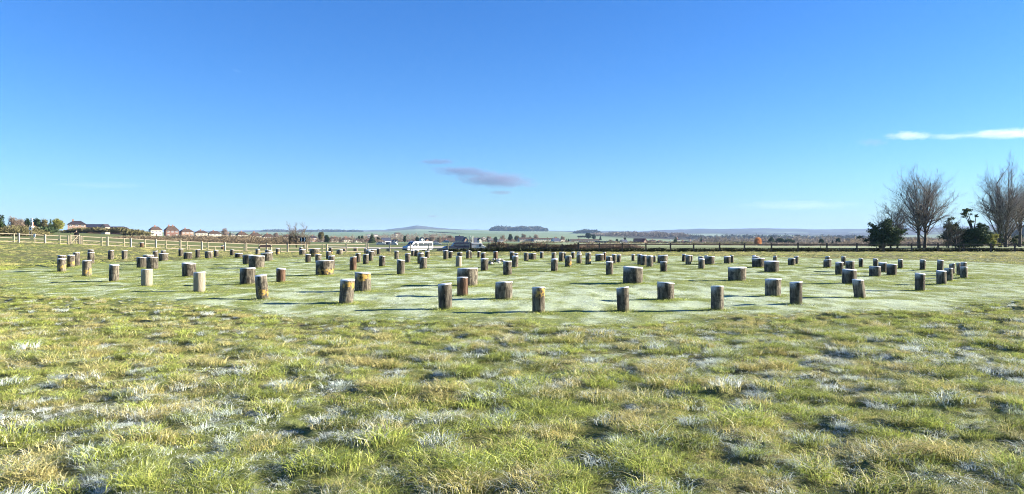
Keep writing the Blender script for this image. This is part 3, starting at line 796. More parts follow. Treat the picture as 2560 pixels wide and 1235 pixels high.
# lower stretch with pale posts in front of the vehicles
RB = (80.0, 93.5)
fence('timber_fence', [920, 974, 1026, 1072, 1120, 1175], CA, RB, M_PALEWOOD, 1.0, 0.11, (0.86, 0.38), [], 'thin timber fence with pale posts in front of the white camper van')
fence('timber_fence', [1176.5, 1222, 1270, 1318, 1366, 1405, 1445], CA, RB, M_DARK_SHADE_WOOD, 1.0, 0.15, (0.84, 0.42), [(1247, .9), (1295, .9), (1385, .9)], 'post and rail fence with shade in its dark colour before the brown hedge')
fence('shade_toned_fence', [1446.5, 1498, 1556, 1615, 1676, 1734, 1799, 1861, 1929, 1995, 2067, 2142, 2209, 2279, 2345, 2409, 2477, 2537, 2600, 2660], CA, RB, M_DARK_SHADE_WOOD, 1.07, 0.15, (0.86, 0.42),
      [(2051, .9), (2098, .5), (2112, .5), (2172, .9), (2245, .8), (2307, .8), (2380, .8), (2398, .8)], 'post and rail fence with shade in its dark colour, right side below the trees')
# low vegetation at the dark fence's foot, bank shadow worked into its colour
def tuft_strip(name, px0, px1, Y, hgt, dep, nper, mat, label, cat, z_off=0.0, size=0.12, seed=5, sl=0.25):
    r = random.Random(seed)
    x0, x1 = at(px0, Y), at(px1, Y)
    nn = int(abs(x1 - x0) * nper)
    v = []; f = []
    ox, oy = x0, Y; oz = zg(x0, Y)
    for i in range(nn):
        x = r.uniform(x0, x1); y = Y + r.uniform(0, dep)
        top = hgt * (0.6 + 0.6 * float(vnoise(x * 0.6, seed)))
        z = zg(x, y) + z_off + top * r.random() ** 0.8
        a = r.uniform(0, 6.283); s = size * r.uniform(0.5, 1.5)
        dz = s * r.uniform(0.3, 1.4)
        dx, dy = math.cos(a) * s * sl, math.sin(a) * s * sl
        lx, ly = r.uniform(-.5, .5) * s, r.uniform(-.5, .5) * s
        b = len(v)
        v += [(x - dx - ox, y - dy - oy, z - oz - dz / 2), (x + dx - ox, y + dy - oy, z - oz - dz / 2), (x + lx - ox, y + ly - oy, z - oz + dz / 2)]
        f.append((b, b + 1, b + 2))
    o = obj(name, mesh_data(name, v, f, mat), None, (ox, oy, oz))
    return tag(o, label, cat)
M_SCRUB = mat_leaf('undergrowth_with_shade', (0.025, 0.032, 0.012), (0.06, 0.065, 0.025), 0.8, 0.1)
M_HEDGE = mat_leaf('winter_hedge', (0.07, 0.05, 0.033), (0.19, 0.135, 0.09), 0.7, 0.15)
M_SCRUB2 = mat_leaf('winter_scrub', (0.12, 0.095, 0.06), (0.27, 0.21, 0.14), 0.5, 0.25)
M_OLIVE = mat_leaf('olive_scrub', (0.08, 0.08, 0.035), (0.22, 0.19, 0.09), 0.4, 0.25)
tuft_strip('low_undergrowth', 1120, 2720, 95.2, 0.42, 1.2, 130, M_SCRUB, 'low undergrowth with bank shade in its dark colour along the dark fence', 'undergrowth', size=0.2, seed=3, sl=0.5)
tuft_strip('hedge', 1214, 1450, 97.0, 1.25, 1.3, 300, M_HEDGE, 'long clipped brown hedge behind the dark fence right of the vehicles', 'hedge', size=0.30, seed=9, sl=0.16)
tuft_strip('hedge', 1450, 1560, 97.0, 0.65, 1.2, 260, M_HEDGE, 'lower brown end of the hedge below the long cream building', 'hedge', size=0.28, seed=10, sl=0.16)

# wicket gate
gx0, gy0 = line_pt(176, LA, CA); gx1, gy1 = line_pt(198.5, LA, CA)
g = empty('wicket_gate', (gx0, gy0, zg(gx0, gy0)))
tag(g, 'small pale five-barred wicket gate with diagonal brace between two fence posts', 'gate')
gd = Vector((gx1 - gx0, gy1 - gy0, 0)); 
for t in (0.02, 0.98): MB().bar(gd * t + Vector((0, 0, 0.05)), gd * t + Vector((0, 0, 1.05)), 0.09, 0.09).build('gate_stile', M_PALEWOOD, g)
for k, zz in enumerate((0.15, 0.38, 0.60, 0.80, 0.98)): MB().bar(gd * 0.06 + Vector((0, 0, zz)), gd * 0.94 + Vector((0, 0, zz)), 0.035, 0.07).build('gate_bar', M_PALEWOOD, g)
MB().bar(gd * 0.12 + Vector((0, -0.05, 0.15)), gd * 0.92 + Vector((0, -0.05, 0.98)), 0.035, 0.08).build('brace', M_PALEWOOD, g)

# low dark panel on posts in front of the pale fence
pxa, pya = line_pt(656, LA, CA); pxb, pyb = line_pt(692, LA, CA)
q = empty('information_panel', (pxa, pya - 1.2, zg(pxa, pya - 1.2)))
tag(q, 'low dark tilted panel on two pale legs before the pale fence', 'panel')
Lq = pxb - pxa
for t in (0.04, Lq - 0.1): MB().bar((t, 0, -0.1), (t, 0, 0.78), 0.12, 0.10).build('leg', M_PALEWOOD, q)
pm = MB(); pm.v = [(0, -0.22, 0.60), (Lq, -0.22, 0.60), (Lq, 0.25, 0.84), (0, 0.25, 0.84), (0, -0.20, 0.55), (Lq, -0.20, 0.55), (Lq, 0.27, 0.79), (0, 0.27, 0.79)]
pm.f = [(0, 1, 2, 3), (7, 6, 5, 4), (0, 4, 5, 1), (1, 5, 6, 2), (2, 6, 7, 3), (3, 7, 4, 0)]
pm.build('panel_board', simple('panel_face', (0.10, 0.075, 0.055), (0.04, 0.03, 0.025), 4), q)
# ------------------------------------------------------------------ signs and poles beyond the fence
M_BLACK = simple('black_sign', (0.012, 0.013, 0.018), (0.016, 0.017, 0.022), 3, 0.5)
M_WHITE = simple('white_paint', (0.78, 0.78, 0.76), (0.70, 0.70, 0.68), 3, 0.5)
M_GREYM = simple('grey_metal', (0.42, 0.43, 0.43), (0.34, 0.35, 0.36), 3, 0.5, metal=0.3)
def ground_root(name, px, Y, py=None, rz=0.0):
    x = at(px, Y); z = zg(x, Y) if py is None else zpy(py, Y)
    return empty(name, (x, Y, z), rz)
# black chevron board
Yc = 112
c = ground_root('chevron_sign', 757.5, Yc)
tag(c, 'black road sign with two white chevrons pointing right beside the bare bush', 'sign')
s = Yc / FPX; bz = zpy(604.3, Yc) - c.location.z
MB().box(-8 * s, 8 * s, -0.03, 0.03, bz, bz + 11 * s).build('sign_board', M_BLACK, c)
for x0 in (-3.8, 4.2):
    m_ = MB(); w = 2.0 * s; h2 = 10 * s
    m_.poly([(x0*s-w, bz+.5*s), (x0*s, bz+.5*s), (x0*s+w, bz+h2/2+.5*s), (x0*s, bz+h2+.5*s), (x0*s-w, bz+h2+.5*s), (x0*s, bz+h2/2+.5*s)], -0.05, -0.034)
    m_.build('chevron', M_WHITE, c)
for x0 in (-4, 4.8): MB().tube((x0 * s, 0.06, -0.2), (x0 * s, 0.06, bz + 10 * s), 0.035, 0.035, 8).build('sign_pole', M_PALEWOOD, c)
# shield on the fence, far left
x, y = line_pt(88.5, LA, CA)
c = empty('footpath_marker', (x, y - 0.14, zg(x, y)))
tag(c, 'small pale shield-shaped marker on a stake at the far left fence', 'sign')
MB().poly([(-.11, .98), (.11, .98), (.12, .72), (.0, .55), (-.12, .72)], -0.03, 0.0).build('marker_plate', M_WHITE, c)
MB().bar((0, 0.03, -0.1), (0, 0.03, 0.95), 0.05, 0.05).build('stake', M_PALEWOOD, c)
# white notice board with dark figure on two legs
Y = 150; c = ground_root('notice_board', 76, Y); s = Y / FPX
tag(c, 'square white notice board with dark mark on two legs below the double pole', 'sign')
b = zpy(575, Y) - c.location.z
MB().box(-4 * s, 4 * s, -.03, .03, b, b + 7.5 * s).build('board', M_WHITE, c)
MB().box(-1.4 * s, 1.6 * s, -.045, -.034, b + 2 * s, b + 5.5 * s).build('dark_mark', simple('grey_print', (.12, .12, .14)), c)
for t in (-3.2, 3.2): MB().tube((t * s, .05, -.2), (t * s, .05, b + 1), .035, .035, 6).build('leg', M_GREYM, c)
# double utility pole
Y = 190; c = ground_root('utility_pole', 79, Y); s = Y / FPX
tag(c, 'pale double utility pole with two crossbars in front of dark evergreens', 'pole')
tp = zpy(545.5, Y) - c.location.z
M_POLE = simple('pale_pole', (0.55, 0.52, 0.46), (0.45, 0.42, 0.36), 3)
for t in (-1.7, 1.7): MB().tube((t * s, 0, -.3), (t * s, 0, tp), .11, .09, 8).build('pole', M_POLE, c)
for h, w in ((tp - 1.5 * s, 3.6), (tp - 5.4 * s, 2.6)): MB().bar((-w * s, -.12, h), (w * s, -.12, h), .12, .12).build('crossbar', M_POLE, c)
# white pole pair beside the vehicles
Y = 168
for i, px in enumerate((1174.8, 1181.5)):
    c = ground_root('white_pole', px, Y); s = Y / FPX
    tp = zpy(590, Y) - c.location.z
    MB().tube((0, 0, -.3), (0, 0, tp), 1.35 * s, 1.35 * s, 12).build('pole', simple('cream_paint', (.72, .71, .62), (.64, .62, .52), 3), c)
    MB().tube((0, 0, tp), (0, 0, tp + .06), 1.55 * s, 1.2 * s, 12).build('pole_cap', M_GREYM, c)
    tag(c, ['left', 'right'][i] + ' one of two thick white poles rising behind the dark and white vehicles', 'pole', 'white poles behind the parked vehicles')
# tall white pole far right in the village and thin ones
for px, py, Y, lab in ((1557, 599, 230, 'white topped pole standing beside the dark blue roofed house'), (1677, 601, 230, 'slim pale pole left of the dark cypress in the village'), (1368, 595, 260, 'thin dark pole in front of the long cream building')):
    c = ground_root('slim_pole', px, Y); tp = zpy(py, Y) - c.location.z
    MB().tube((0, 0, -.3), (0, 0, tp), .09, .07, 7).build('pole', M_GREYM if px != 1368 else M_DARK_SHADE_WOOD, c)
    MB().tube((0, 0, tp), (0, 0, tp + .35), .14, .1, 7).build('pole_top', M_WHITE if px != 1368 else M_DARK_SHADE_WOOD, c)
    tag(c, lab, 'pole')
# low bollards on the grass beyond the fence
for px, py, w, h, lab in ((858.5, 628.5, 9, 8, 'short pale timber block beyond the fence, left of its neighbour'), (888.5, 627, 8.5, 8, 'short dark-sided timber block beyond the fence near the pale track'), (971, 631, 8.5, 10.5, 'stubby timber bollard beside the thin fence post left of the camper van')):
    Y = 100; s = Y / FPX
    c = empty('timber_bollard', (at(px, Y), Y, zpy(py, Y) ))
    MB().box(-w/2*s, w/2*s, -.2, .2, -.3, h*s).build('block', simple('block_wood', (.26, .2, .14), (.18, .14, .10), 3), c)
    mb = MB().box(-w/2*s-.01, w/2*s+.01, -.21, .21, h*s, h*s+.02); mb.build('frosted_top', M_FROST, c)
    tag(c, lab, 'bollard')

# flint cairn inside the ring
X, Y = hit(1242, 661)
c = empty('flint_cairn', (X, Y, zl(X, Y)))
tag(c, 'low heap of white and dark flints lying between the posts', 'cairn')
M_FL1 = simple('white_flint', (.50, .48, .44), (.30, .29, .26), 8); M_FL2 = simple('dark_flint', (.10, .10, .10), (.2, .19, .17), 8); M_MOSS = simple('mossy_flint', (.12, .14, .05), (.2, .22, .09), 5)
def blob(rx, ry, rz, seed, n1=7, n2=5, amp=0.22):
    r = random.Random(seed); v = []; f = []
    v.append((0, 0, rz))
    for k in range(1, n2):
        ph = math.pi * k / n2
        for i in range(n1):
            a = 2 * math.pi * i / n1; q = 1 + r.uniform(-amp, amp)
            v.append((rx * q * math.sin(ph) * math.cos(a), ry * q * math.sin(ph) * math.sin(a), rz * q * math.cos(ph)))
    v.append((0, 0, -rz))
    for i in range(n1): f.append((0, 1 + i, 1 + (i + 1) % n1))
    for k in range(n2 - 2):
        for i in range(n1):
            a = 1 + k * n1 + i; b = 1 + k * n1 + (i + 1) % n1
            f.append((a, a + n1, b + n1, b))
    L = len(v) - 1; o_ = 1 + (n2 - 2) * n1
    for i in range(n1): f.append((o_ + i, L, o_ + (i + 1) % n1))
    return v, f
stone_me = []
for k in range(9):
    v, f = blob(.12, .09, .07, 300 + k)
    stone_me.append(mesh_data('stone', v, f, (M_FL1, M_FL2, M_MOSS)[k % 3]))
rr = random.Random(4)
for k in range(64):
    a = rr.gauss(0, 0.42); b = rr.gauss(0, 0.4)
    o = obj('stone', stone_me[k % 9 if k % 4 else 0], c, (max(-.75, min(.75, a)), max(-.8, min(.8, b)), max(0.02, 0.26 * math.exp(-(a * a + b * b) * 3.0)) + rr.uniform(0, .05)), rr.uniform(0, 6))
    sc_ = rr.uniform(.45, 1.0); o.scale = (sc_, sc_, sc_)

# ------------------------------------------------------------------ vehicles
M_CARW = simple('white_vehicle_paint', (.62, .61, .58), (.57, .56, .53), 1.5, .35, spec=.5)
M_CARB = simple('navy_vehicle_paint', (.010, .013, .032), (.013, .017, .04), 1.5, .5, spec=.3)
M_CARD = simple('charcoal_vehicle_paint', (.03, .035, .05), (.035, .04, .06), 1.5, .3, spec=.5)
M_GLASS = simple('vehicle_glass', (.02, .024, .03), (.03, .034, .04), 1.0, .08, spec=.6)
M_GLASSL = simple('light_vehicle_glass', (.05, .055, .05), (.10, .10, .09), 1.0, .1, spec=.6)
M_TYRE = simple('tyre_rubber', (.02, .02, .02), (.03, .03, .03), 3, .9)
M_RIM = simple('wheel_rim', (.45, .45, .46), (.35, .35, .36), 3, .4, metal=.6)
M_LAMP = simple('headlamp_lens', (.6, .62, .64), (.5, .5, .52), 3, .15, spec=.6)
M_PLASTIC = simple('dark_bumper_plastic', (.03, .03, .035), (.04, .04, .045), 3, .7)
def vehicle(name, label, cat, loc, rz, prof, W, paint, side_win, wheels, wr, screen, glass=M_GLASS, roofw=0.88):
    """prof: side outline (x forward, z) clockwise; sections narrow towards the roof"""
    root = empty(name, loc, rz); tag(root, label, cat)
    zmax = max(p[1] for p in prof); n = len(prof); v = []; f = []
    belt = zmax * 0.52
    def hw(z): return W / 2 * (1 - (1 - roofw) * max(0, (z - belt) / (zmax - belt)) ** 1.2) * (0.96 if z < 0.35 else 1)
    for sgn in (-1, 1):
        for x, z in prof: v.append((x, sgn * hw(z), z))
    f.append(tuple(range(n))); f.append(tuple(n + i for i in reversed(range(n))))
    for i in range(n):
        j = (i + 1) % n; f.append((i, n + i, n + j, j))
    body = mesh_data('body', v, f, paint)
    bo = obj('body', body, root)
    bv = bo.modifiers.new('bevel', 'BEVEL'); bv.width = 0.05; bv.segments = 2; bv.limit_method = 'ANGLE'; bv.angle_limit = math.radians(25)
    for sgn in (-1, 1):
        for (x0, x1, z0, z1, dx) in side_win:
            y0, y1 = sgn * (hw(z0) + .008), sgn * (hw(z1) + .008)
            t = sgn * 0.02
            pts = [(x0, y0, z0), (x1, y0, z0), (x1 - dx, y1, z1), (x0 + (0.03), y1, z1)]
            b_ = [(p[0], p[1] - t, p[2]) for p in pts]
            me_ = mesh_data('side_window', pts + b_, [(0,1,2,3),(7,6,5,4),(0,4,5,1),(1,5,6,2),(2,6,7,3),(3,7,4,0)], glass)
            obj('side_window', me_, root)
        for wx in wheels:
            w = MB().tube((wx, sgn * (W / 2 - .20), wr), (wx, sgn * (W / 2 + .012), wr), wr, wr, 20).build('wheel', M_TYRE, root)
            MB().tube((wx, sgn * (W / 2 + .013), wr), (wx, sgn * (W / 2 + .03), wr), wr * .6, wr * .55, 14).build('rim', M_RIM, w)
    (xa, za), (xb, zb) = screen
    ya, yb = hw(za) * .9, hw(zb) * .88
    nx, nz = (za - zb), (xb - xa); L = math.hypot(nx, nz); nx, nz = -nx / L, -nz / L
    if nx < 0 and xa > 0: nx, nz = -nx, -nz
    e = .012
    pts = [(xa + nx*e, -ya, za + nz*e), (xa + nx*e, ya, za + nz*e), (xb + nx*e, yb, zb + nz*e), (xb + nx*e, -yb, zb + nz*e)]
    b_ = [(p[0] - nx*.03, p[1], p[2] - nz*.03) for p in pts]
    obj('windscreen', mesh_data('windscreen', pts + b_, [(0,1,2,3),(7,6,5,4),(0,4,5,1),(1,5,6,2),(2,6,7,3),(3,7,4,0)], M_GLASS), root)
    xf = max(p[0] for p in prof)
    for sgn in (-1, 1):
        MB().box(xf - .06, xf + .015, sgn * W * .36 - .16, sgn * W * .36 + .16, belt * .62, belt * .62 + .17).build('headlight', M_LAMP, root)
        MB().box(xb - .25, xb - .1, sgn * (W / 2 + .02) if sgn > 0 else -(W / 2 + .2), sgn * (W / 2 + .2) if sgn > 0 else -(W / 2 + .02), belt + .1, belt + .32).build('mirror', paint, root)
    MB().box(xf - .08, xf + .04, -W / 2 * .93, W / 2 * .93, .28, .48).build('bumper', M_PLASTIC, root)
    MB().box(xf + .002, xf + .02, -.38, .38, .5, .68).build('grille', M_BLACK, root)
    return root
Y = 150; zc = zpy(629.0, Y)
# white camper van: front to the left, sunlit flank to the right
van = vehicle('camper_van', 'white camper van parked beyond the fence with shaded dark front and sunlit side', 'van', (at(1043, Y), Y + 1, zc), math.radians(180 + 38),
    [(2.85, .30), (2.95, .55), (2.85, 1.02), (2.15, 1.18), (1.50, 1.86), (1.2, 2.0), (-2.75, 2.0), (-2.92, 1.9), (-3.0, .9), (-2.98, .30)], 2.0, M_CARW,
    [(.62, 1.62, 1.10, 1.75, .42), (-.75, .35, 1.12, 1.68, 0), (-1.75, -.85, 1.12, 1.68, 0), (-2.75, -1.85, 1.12, 1.68, 0)], (2.0, -1.9), .34, ((2.12, 1.2), (1.54, 1.82)), glass=M_GLASSL)
Y = 152; zc = zpy(629, Y)
vehicle('minibus', 'dark navy minibus with pale roof edge parked right of the white camper van', 'minibus', (at(1150, Y), Y, zc), math.radians(180 + 16),
    [(2.2, .30), (2.28, .6), (2.2, 1.05), (1.7, 1.15), (1.25, 1.75), (1.0, 1.82), (-2.0, 1.86), (-2.2, 1.7), (-2.25, .30)], 1.9, M_CARB,
    [(.5, 1.35, 1.08, 1.6, .35), (-.65, .38, 1.08, 1.6, 0), (-1.9, -.78, 1.08, 1.6, 0)], (1.45, -1.4), .33, ((1.68, 1.17), (1.27, 1.72)))
Y = 146; zc = zpy(631.5, Y)
vehicle('parked_car', 'low dark blue car partly hidden between the camper van and the minibus', 'car', (at(1119, Y), Y, zc), math.radians(180 + 20),
    [(1.9, .25), (1.95, .5), (1.8, .72), (1.0, .85), (.35, 1.25), (-.9, 1.28), (-1.7, .92), (-1.95, .85), (-1.98, .25)], 1.7, M_CARB,
    [(-.2, .62, .86, 1.18, .3), (-1.2, -.3, .86, 1.18, 0)], (1.2, -1.2), .29, ((.95, .88), (.38, 1.23)))
Y = 156; zc = zpy(629, Y)
vehicle('white_van', 'plain white van half hidden behind the left end of the dark hedge', 'van', (at(1193, Y), Y, zc), math.radians(8),
    [(1.9, .30), (1.98, .6), (1.9, 1.0), (1.35, 1.15), (.9, 1.7), (.7, 1.80), (-1.75, 1.85), (-1.85, 1.7), (-1.88, .30)], 1.85, M_CARW,
    [(.3, 1.0, 1.05, 1.55, .3)], (1.2, -1.2), .32, ((1.33, 1.17), (.93, 1.66)))
# cars showing over the fence left of the camper van
carme = None
for k, (px, py, col, lab) in enumerate(((953, 611.5, M_CARW, 'small white car on the far road, left of the camper van'), (982, 612, M_CARW, 'white car on the far road nearest the camper van'),
        (1093, 612, M_CARW, 'pale car on the far road between camper van and minibus'), (968, 611.5, M_CARD, 'dark car on the far road between two white cars'))):
    Y = 330 + 6 * k
    vehicle('distant_car', lab, 'car', (at(px, Y), Y, zpy(py + 1.5, Y)), math.radians(175 if k % 2 else 5),
        [(2.0, .25), (2.05, .5), (1.9, .78), (1.1, .9), (.45, 1.4), (-1.0, 1.42), (-1.8, 1.0), (-2.0, .9), (-2.05, .25)], 1.75, col,
        [(-.2, .7, .92, 1.3, .3), (-1.2, -.3, .92, 1.3, 0)], (1.3, -1.3), .31, ((1.08, .93), (.47, 1.38)))

# ------------------------------------------------------------------ walker at the gate
def walker(px, Y, fy):
    z0 = zpy(fy, Y)
    J = {'pel': (0, 0, .80), 'ch': (0.02, -.03, 1.12), 'nk': (0.02, -.05, 1.32), 'hd': (0.02, -.08, 1.42), 'ht': (0.02, -.07, 1.54),
         'ls': (-.17, -.03, 1.26), 'le': (-.24, -.02, 1.02), 'lw': (-.20, -.16, .86), 'rs': (.20, -.03, 1.26), 're': (.26, 0, 1.02), 'rw': (.22, -.12, .86),
         'lh': (-.09, 0, .78), 'lk': (-.11, -.10, .44), 'la': (-.11, -.02, .07), 'lt': (-.11, -.16, .03), 'rh': (.10, 0, .78), 'rk': (.11, .02, .43), 'ra': (.12, .10, .08), 'rt': (.12, -.03, .03)}
    R = {'pel': .15, 'ch': .17, 'nk': .06, 'hd': .10, 'ht': .085, 'ls': .075, 'le': .05, 'lw': .035, 'rs': .075, 're': .05, 'rw': .035,
         'lh': .10, 'lk': .065, 'la': .045, 'lt': .04, 'rh': .10, 'rk': .065, 'ra': .045, 'rt': .04}
    E = [('pel','ch'),('ch','nk'),('nk','hd'),('hd','ht'),('ch','ls'),('ls','le'),('le','lw'),('ch','rs'),('rs','re'),('re','rw'),('pel','lh'),('lh','lk'),('lk','la'),('la','lt'),('pel','rh'),('rh','rk'),('rk','ra'),('ra','rt')]
    ks = list(J); me = bpy.data.meshes.new('person')
    me.from_pydata([J[k] for k in ks], [(ks.index(a), ks.index(b)) for a, b in E], [])
    me.materials.append(simple('dark_coat', (.018, .018, .022), (.03, .03, .035), 3, .9))
    o = obj('person', me, None, (at(px, Y), Y, z0))
    sk = o.modifiers.new('skin', 'SKIN'); sd = me.skin_vertices[0].data
    for i, k in enumerate(ks): sd[i].radius = (R[k], R[k]); sd[i].use_root = (k == 'pel')
    sb = o.modifiers.new('sub', 'SUBSURF'); sb.levels = 1; sb.render_levels = 1
    v, f = blob(.085, .06, .11, 5, 10, 7, .02)
    obj('face', mesh_data('face', v, f, simple('skin_tone', (.45, .30, .22)), True), o, (.02, -.135, 1.46))
    v, f = blob(.125, .13, .08, 6, 10, 6, .03)
    obj('hat', mesh_data('hat', v, f, simple('dark_hat', (.015, .015, .018)), True), o, (.03, -.06, 1.58))
    tag(o, 'person in dark coat and hat standing just behind the wicket gate', 'person')
gX, gY = line_pt(191, LA, CA)
walker(191.5, gY + 1.2, 612.0)

# ------------------------------------------------------------------ houses
WALLS = {'cream': simple('cream_render', (.60, .55, .43), (.48, .44, .34), .4), 'white': simple('white_render', (.68, .67, .62), (.58, .57, .54), .4),
         'brick': simple('red_brick_wall', (.21, .115, .09), (.15, .085, .07), .8), 'pink': simple('pink_brick_wall', (.34, .23, .18), (.27, .18, .14), .8),
         'brown': simple('brown_wall', (.30, .20, .15), (.22, .15, .11), .8), 'stone': simple('tan_wall', (.52, .43, .33), (.42, .34, .26), .8)}
ROOFS = {'tile': simple('brown_tile_roof', (.105, .068, .052), (.06, .042, .034), .8), 'slate': simple('blue_slate_roof', (.055, .065, .10), (.035, .04, .07), .8),
         'red': simple('red_tile_roof', (.28, .08, .06), (.17, .05, .04), .8), 'dark': simple('dark_roof', (.05, .04, .05), (.03, .025, .03), .8), 'grey': simple('grey_roof', (.16, .15, .15), (.1, .1, .1), .8)}
M_WIN = simple('house_window_glass', (.05, .06, .08), (.08, .09, .11), 1, .15, spec=.5)
M_FRAME = simple('window_frame', (.75, .75, .72), (.7, .7, .68), 1, .5)
M_DOOR = simple('house_door', (.14, .08, .06), (.1, .06, .05), 1, .5)
M_CHIM = simple('chimney_brick', (.33, .17, .12), (.24, .13, .1), 1)
def house(xl, xr, ry, ey, by, Y, wall, roof, kind, label, chim=(0.5,), nwin=3, floors=2, yaw=0.0, cat='house', name='house', depth=None):
    s = Y / FPX; W = (xr - xl) * s; D = depth or max(5.0, min(8.0, W * .8))
    base = zpy(by, Y) - 2.0; eh = zpy(ey, Y) - base; rh = zpy(ry, Y) - base
    root = empty(name, (at((xl + xr) / 2, Y), Y + D / 2, base), yaw); tag(root, label, cat)
    w = W / 2; d = D / 2; ov = .35
    wm = MB()
    if kind == 'gablefront':
        wm.poly([(-w, 0), (w, 0), (w, eh), (0, rh - .12), (-w, eh)], -d, d)
    elif kind == 'gableside':
        wm.box(-w, w, -d, d, 0, eh)
        b = len(wm.v); wm.v += [(-w, -d, eh), (-w, d, eh), (-w, 0, rh - .1), (w, -d, eh), (w, d, eh), (w, 0, rh - .1)]
        wm.f += [(b, b + 2, b + 1), (b + 3, b + 4, b + 5)]
    else:
        wm.box(-w, w, -d, d, 0, eh)
    wm.build('wall', WALLS[wall], root)
    rm_ = MB(); e = eh; wo, do = w + ov, d + ov; th = .12
    if kind == 'hip':
        q = min(w * .55, d * .9)
        rm_.v = [(-wo, -do, e), (wo, -do, e), (wo, do, e), (-wo, do, e), (-w + q, 0, rh), (w - q, 0, rh), (-wo, -do, e - .15), (wo, -do, e - .15), (wo, do, e - .15), (-wo, do, e - .15)]
        rm_.f = [(0, 1, 5, 4), (1, 2, 5), (2, 3, 4, 5), (3, 0, 4), (6, 7, 1, 0), (7, 8, 2, 1), (8, 9, 3, 2), (9, 6, 0, 3), (9, 8, 7, 6)]
    elif kind == 'gableside':
        rm_.v = [(-wo, -do, e - .1), (wo, -do, e - .1), (wo, 0, rh), (-wo, 0, rh), (wo, do, e - .1), (-wo, do, e - .1)]
        rm_.v += [(x, y_, z - .15) for x, y_, z in rm_.v]
        rm_.f = [(0, 1, 2, 3), (3, 2, 4, 5), (0, 6, 7, 1), (4, 10, 11, 5), (1, 7, 8, 2), (2, 8, 10, 4), (3, 9, 6, 0), (5, 11, 9, 3), (9, 8, 7, 6), (11, 10, 8, 9)]
    else:
        rm_.v = [(-wo, -do, e - .1), (0, -do, rh), (wo, -do, e - .1), (wo, do, e - .1), (0, do, rh), (-wo, do, e - .1)]
        rm_.v += [(x, y_, z - .15) for x, y_, z in rm_.v]
        rm_.f = [(0, 1, 4, 5), (1, 2, 3, 4), (0, 6, 7, 1), (1, 7, 8, 2), (3, 9, 10, 4), (4, 10, 11, 5), (2, 8, 9, 3), (5, 11, 6, 0), (11, 10, 7, 6), (10, 9, 8, 7)]
    ro = rm_.build('roof', ROOFS[roof], root)
    for t in chim:
        cx_ = -w + 2 * w * t
        MB().box(cx_ - .45, cx_ + .45, -.4, .4, min(eh, rh - 1.5), rh + .9).build('chimney', M_CHIM, ro)
    fl = (eh - 2.0) / floors
    for k in range(floors):
        for j in range(nwin):
            wx = -w + W * (j + .5) / nwin
            zz = 2.0 + fl * k + fl * .34; wh = fl * .45; ww = min(.95, W / nwin * .28)
            if k == 0 and j == nwin // 2:
                MB().box(wx - .5, wx + .5, -d - .06, -d + .05, 2.0, 2.0 + fl * .75).build('door', M_DOOR, root); continue
            wf = MB().box(wx - ww, wx + ww, -d - .05, -d + .05, zz, zz + wh).build('window', M_FRAME, root)
            for sg in (-1, 1): MB().box(wx + sg * ww * .48 - ww * .4, wx + sg * ww * .48 + ww * .4, -d - .07, -d - .051, zz + .1, zz + wh - .1).build('pane', M_WIN, wf)
    return root
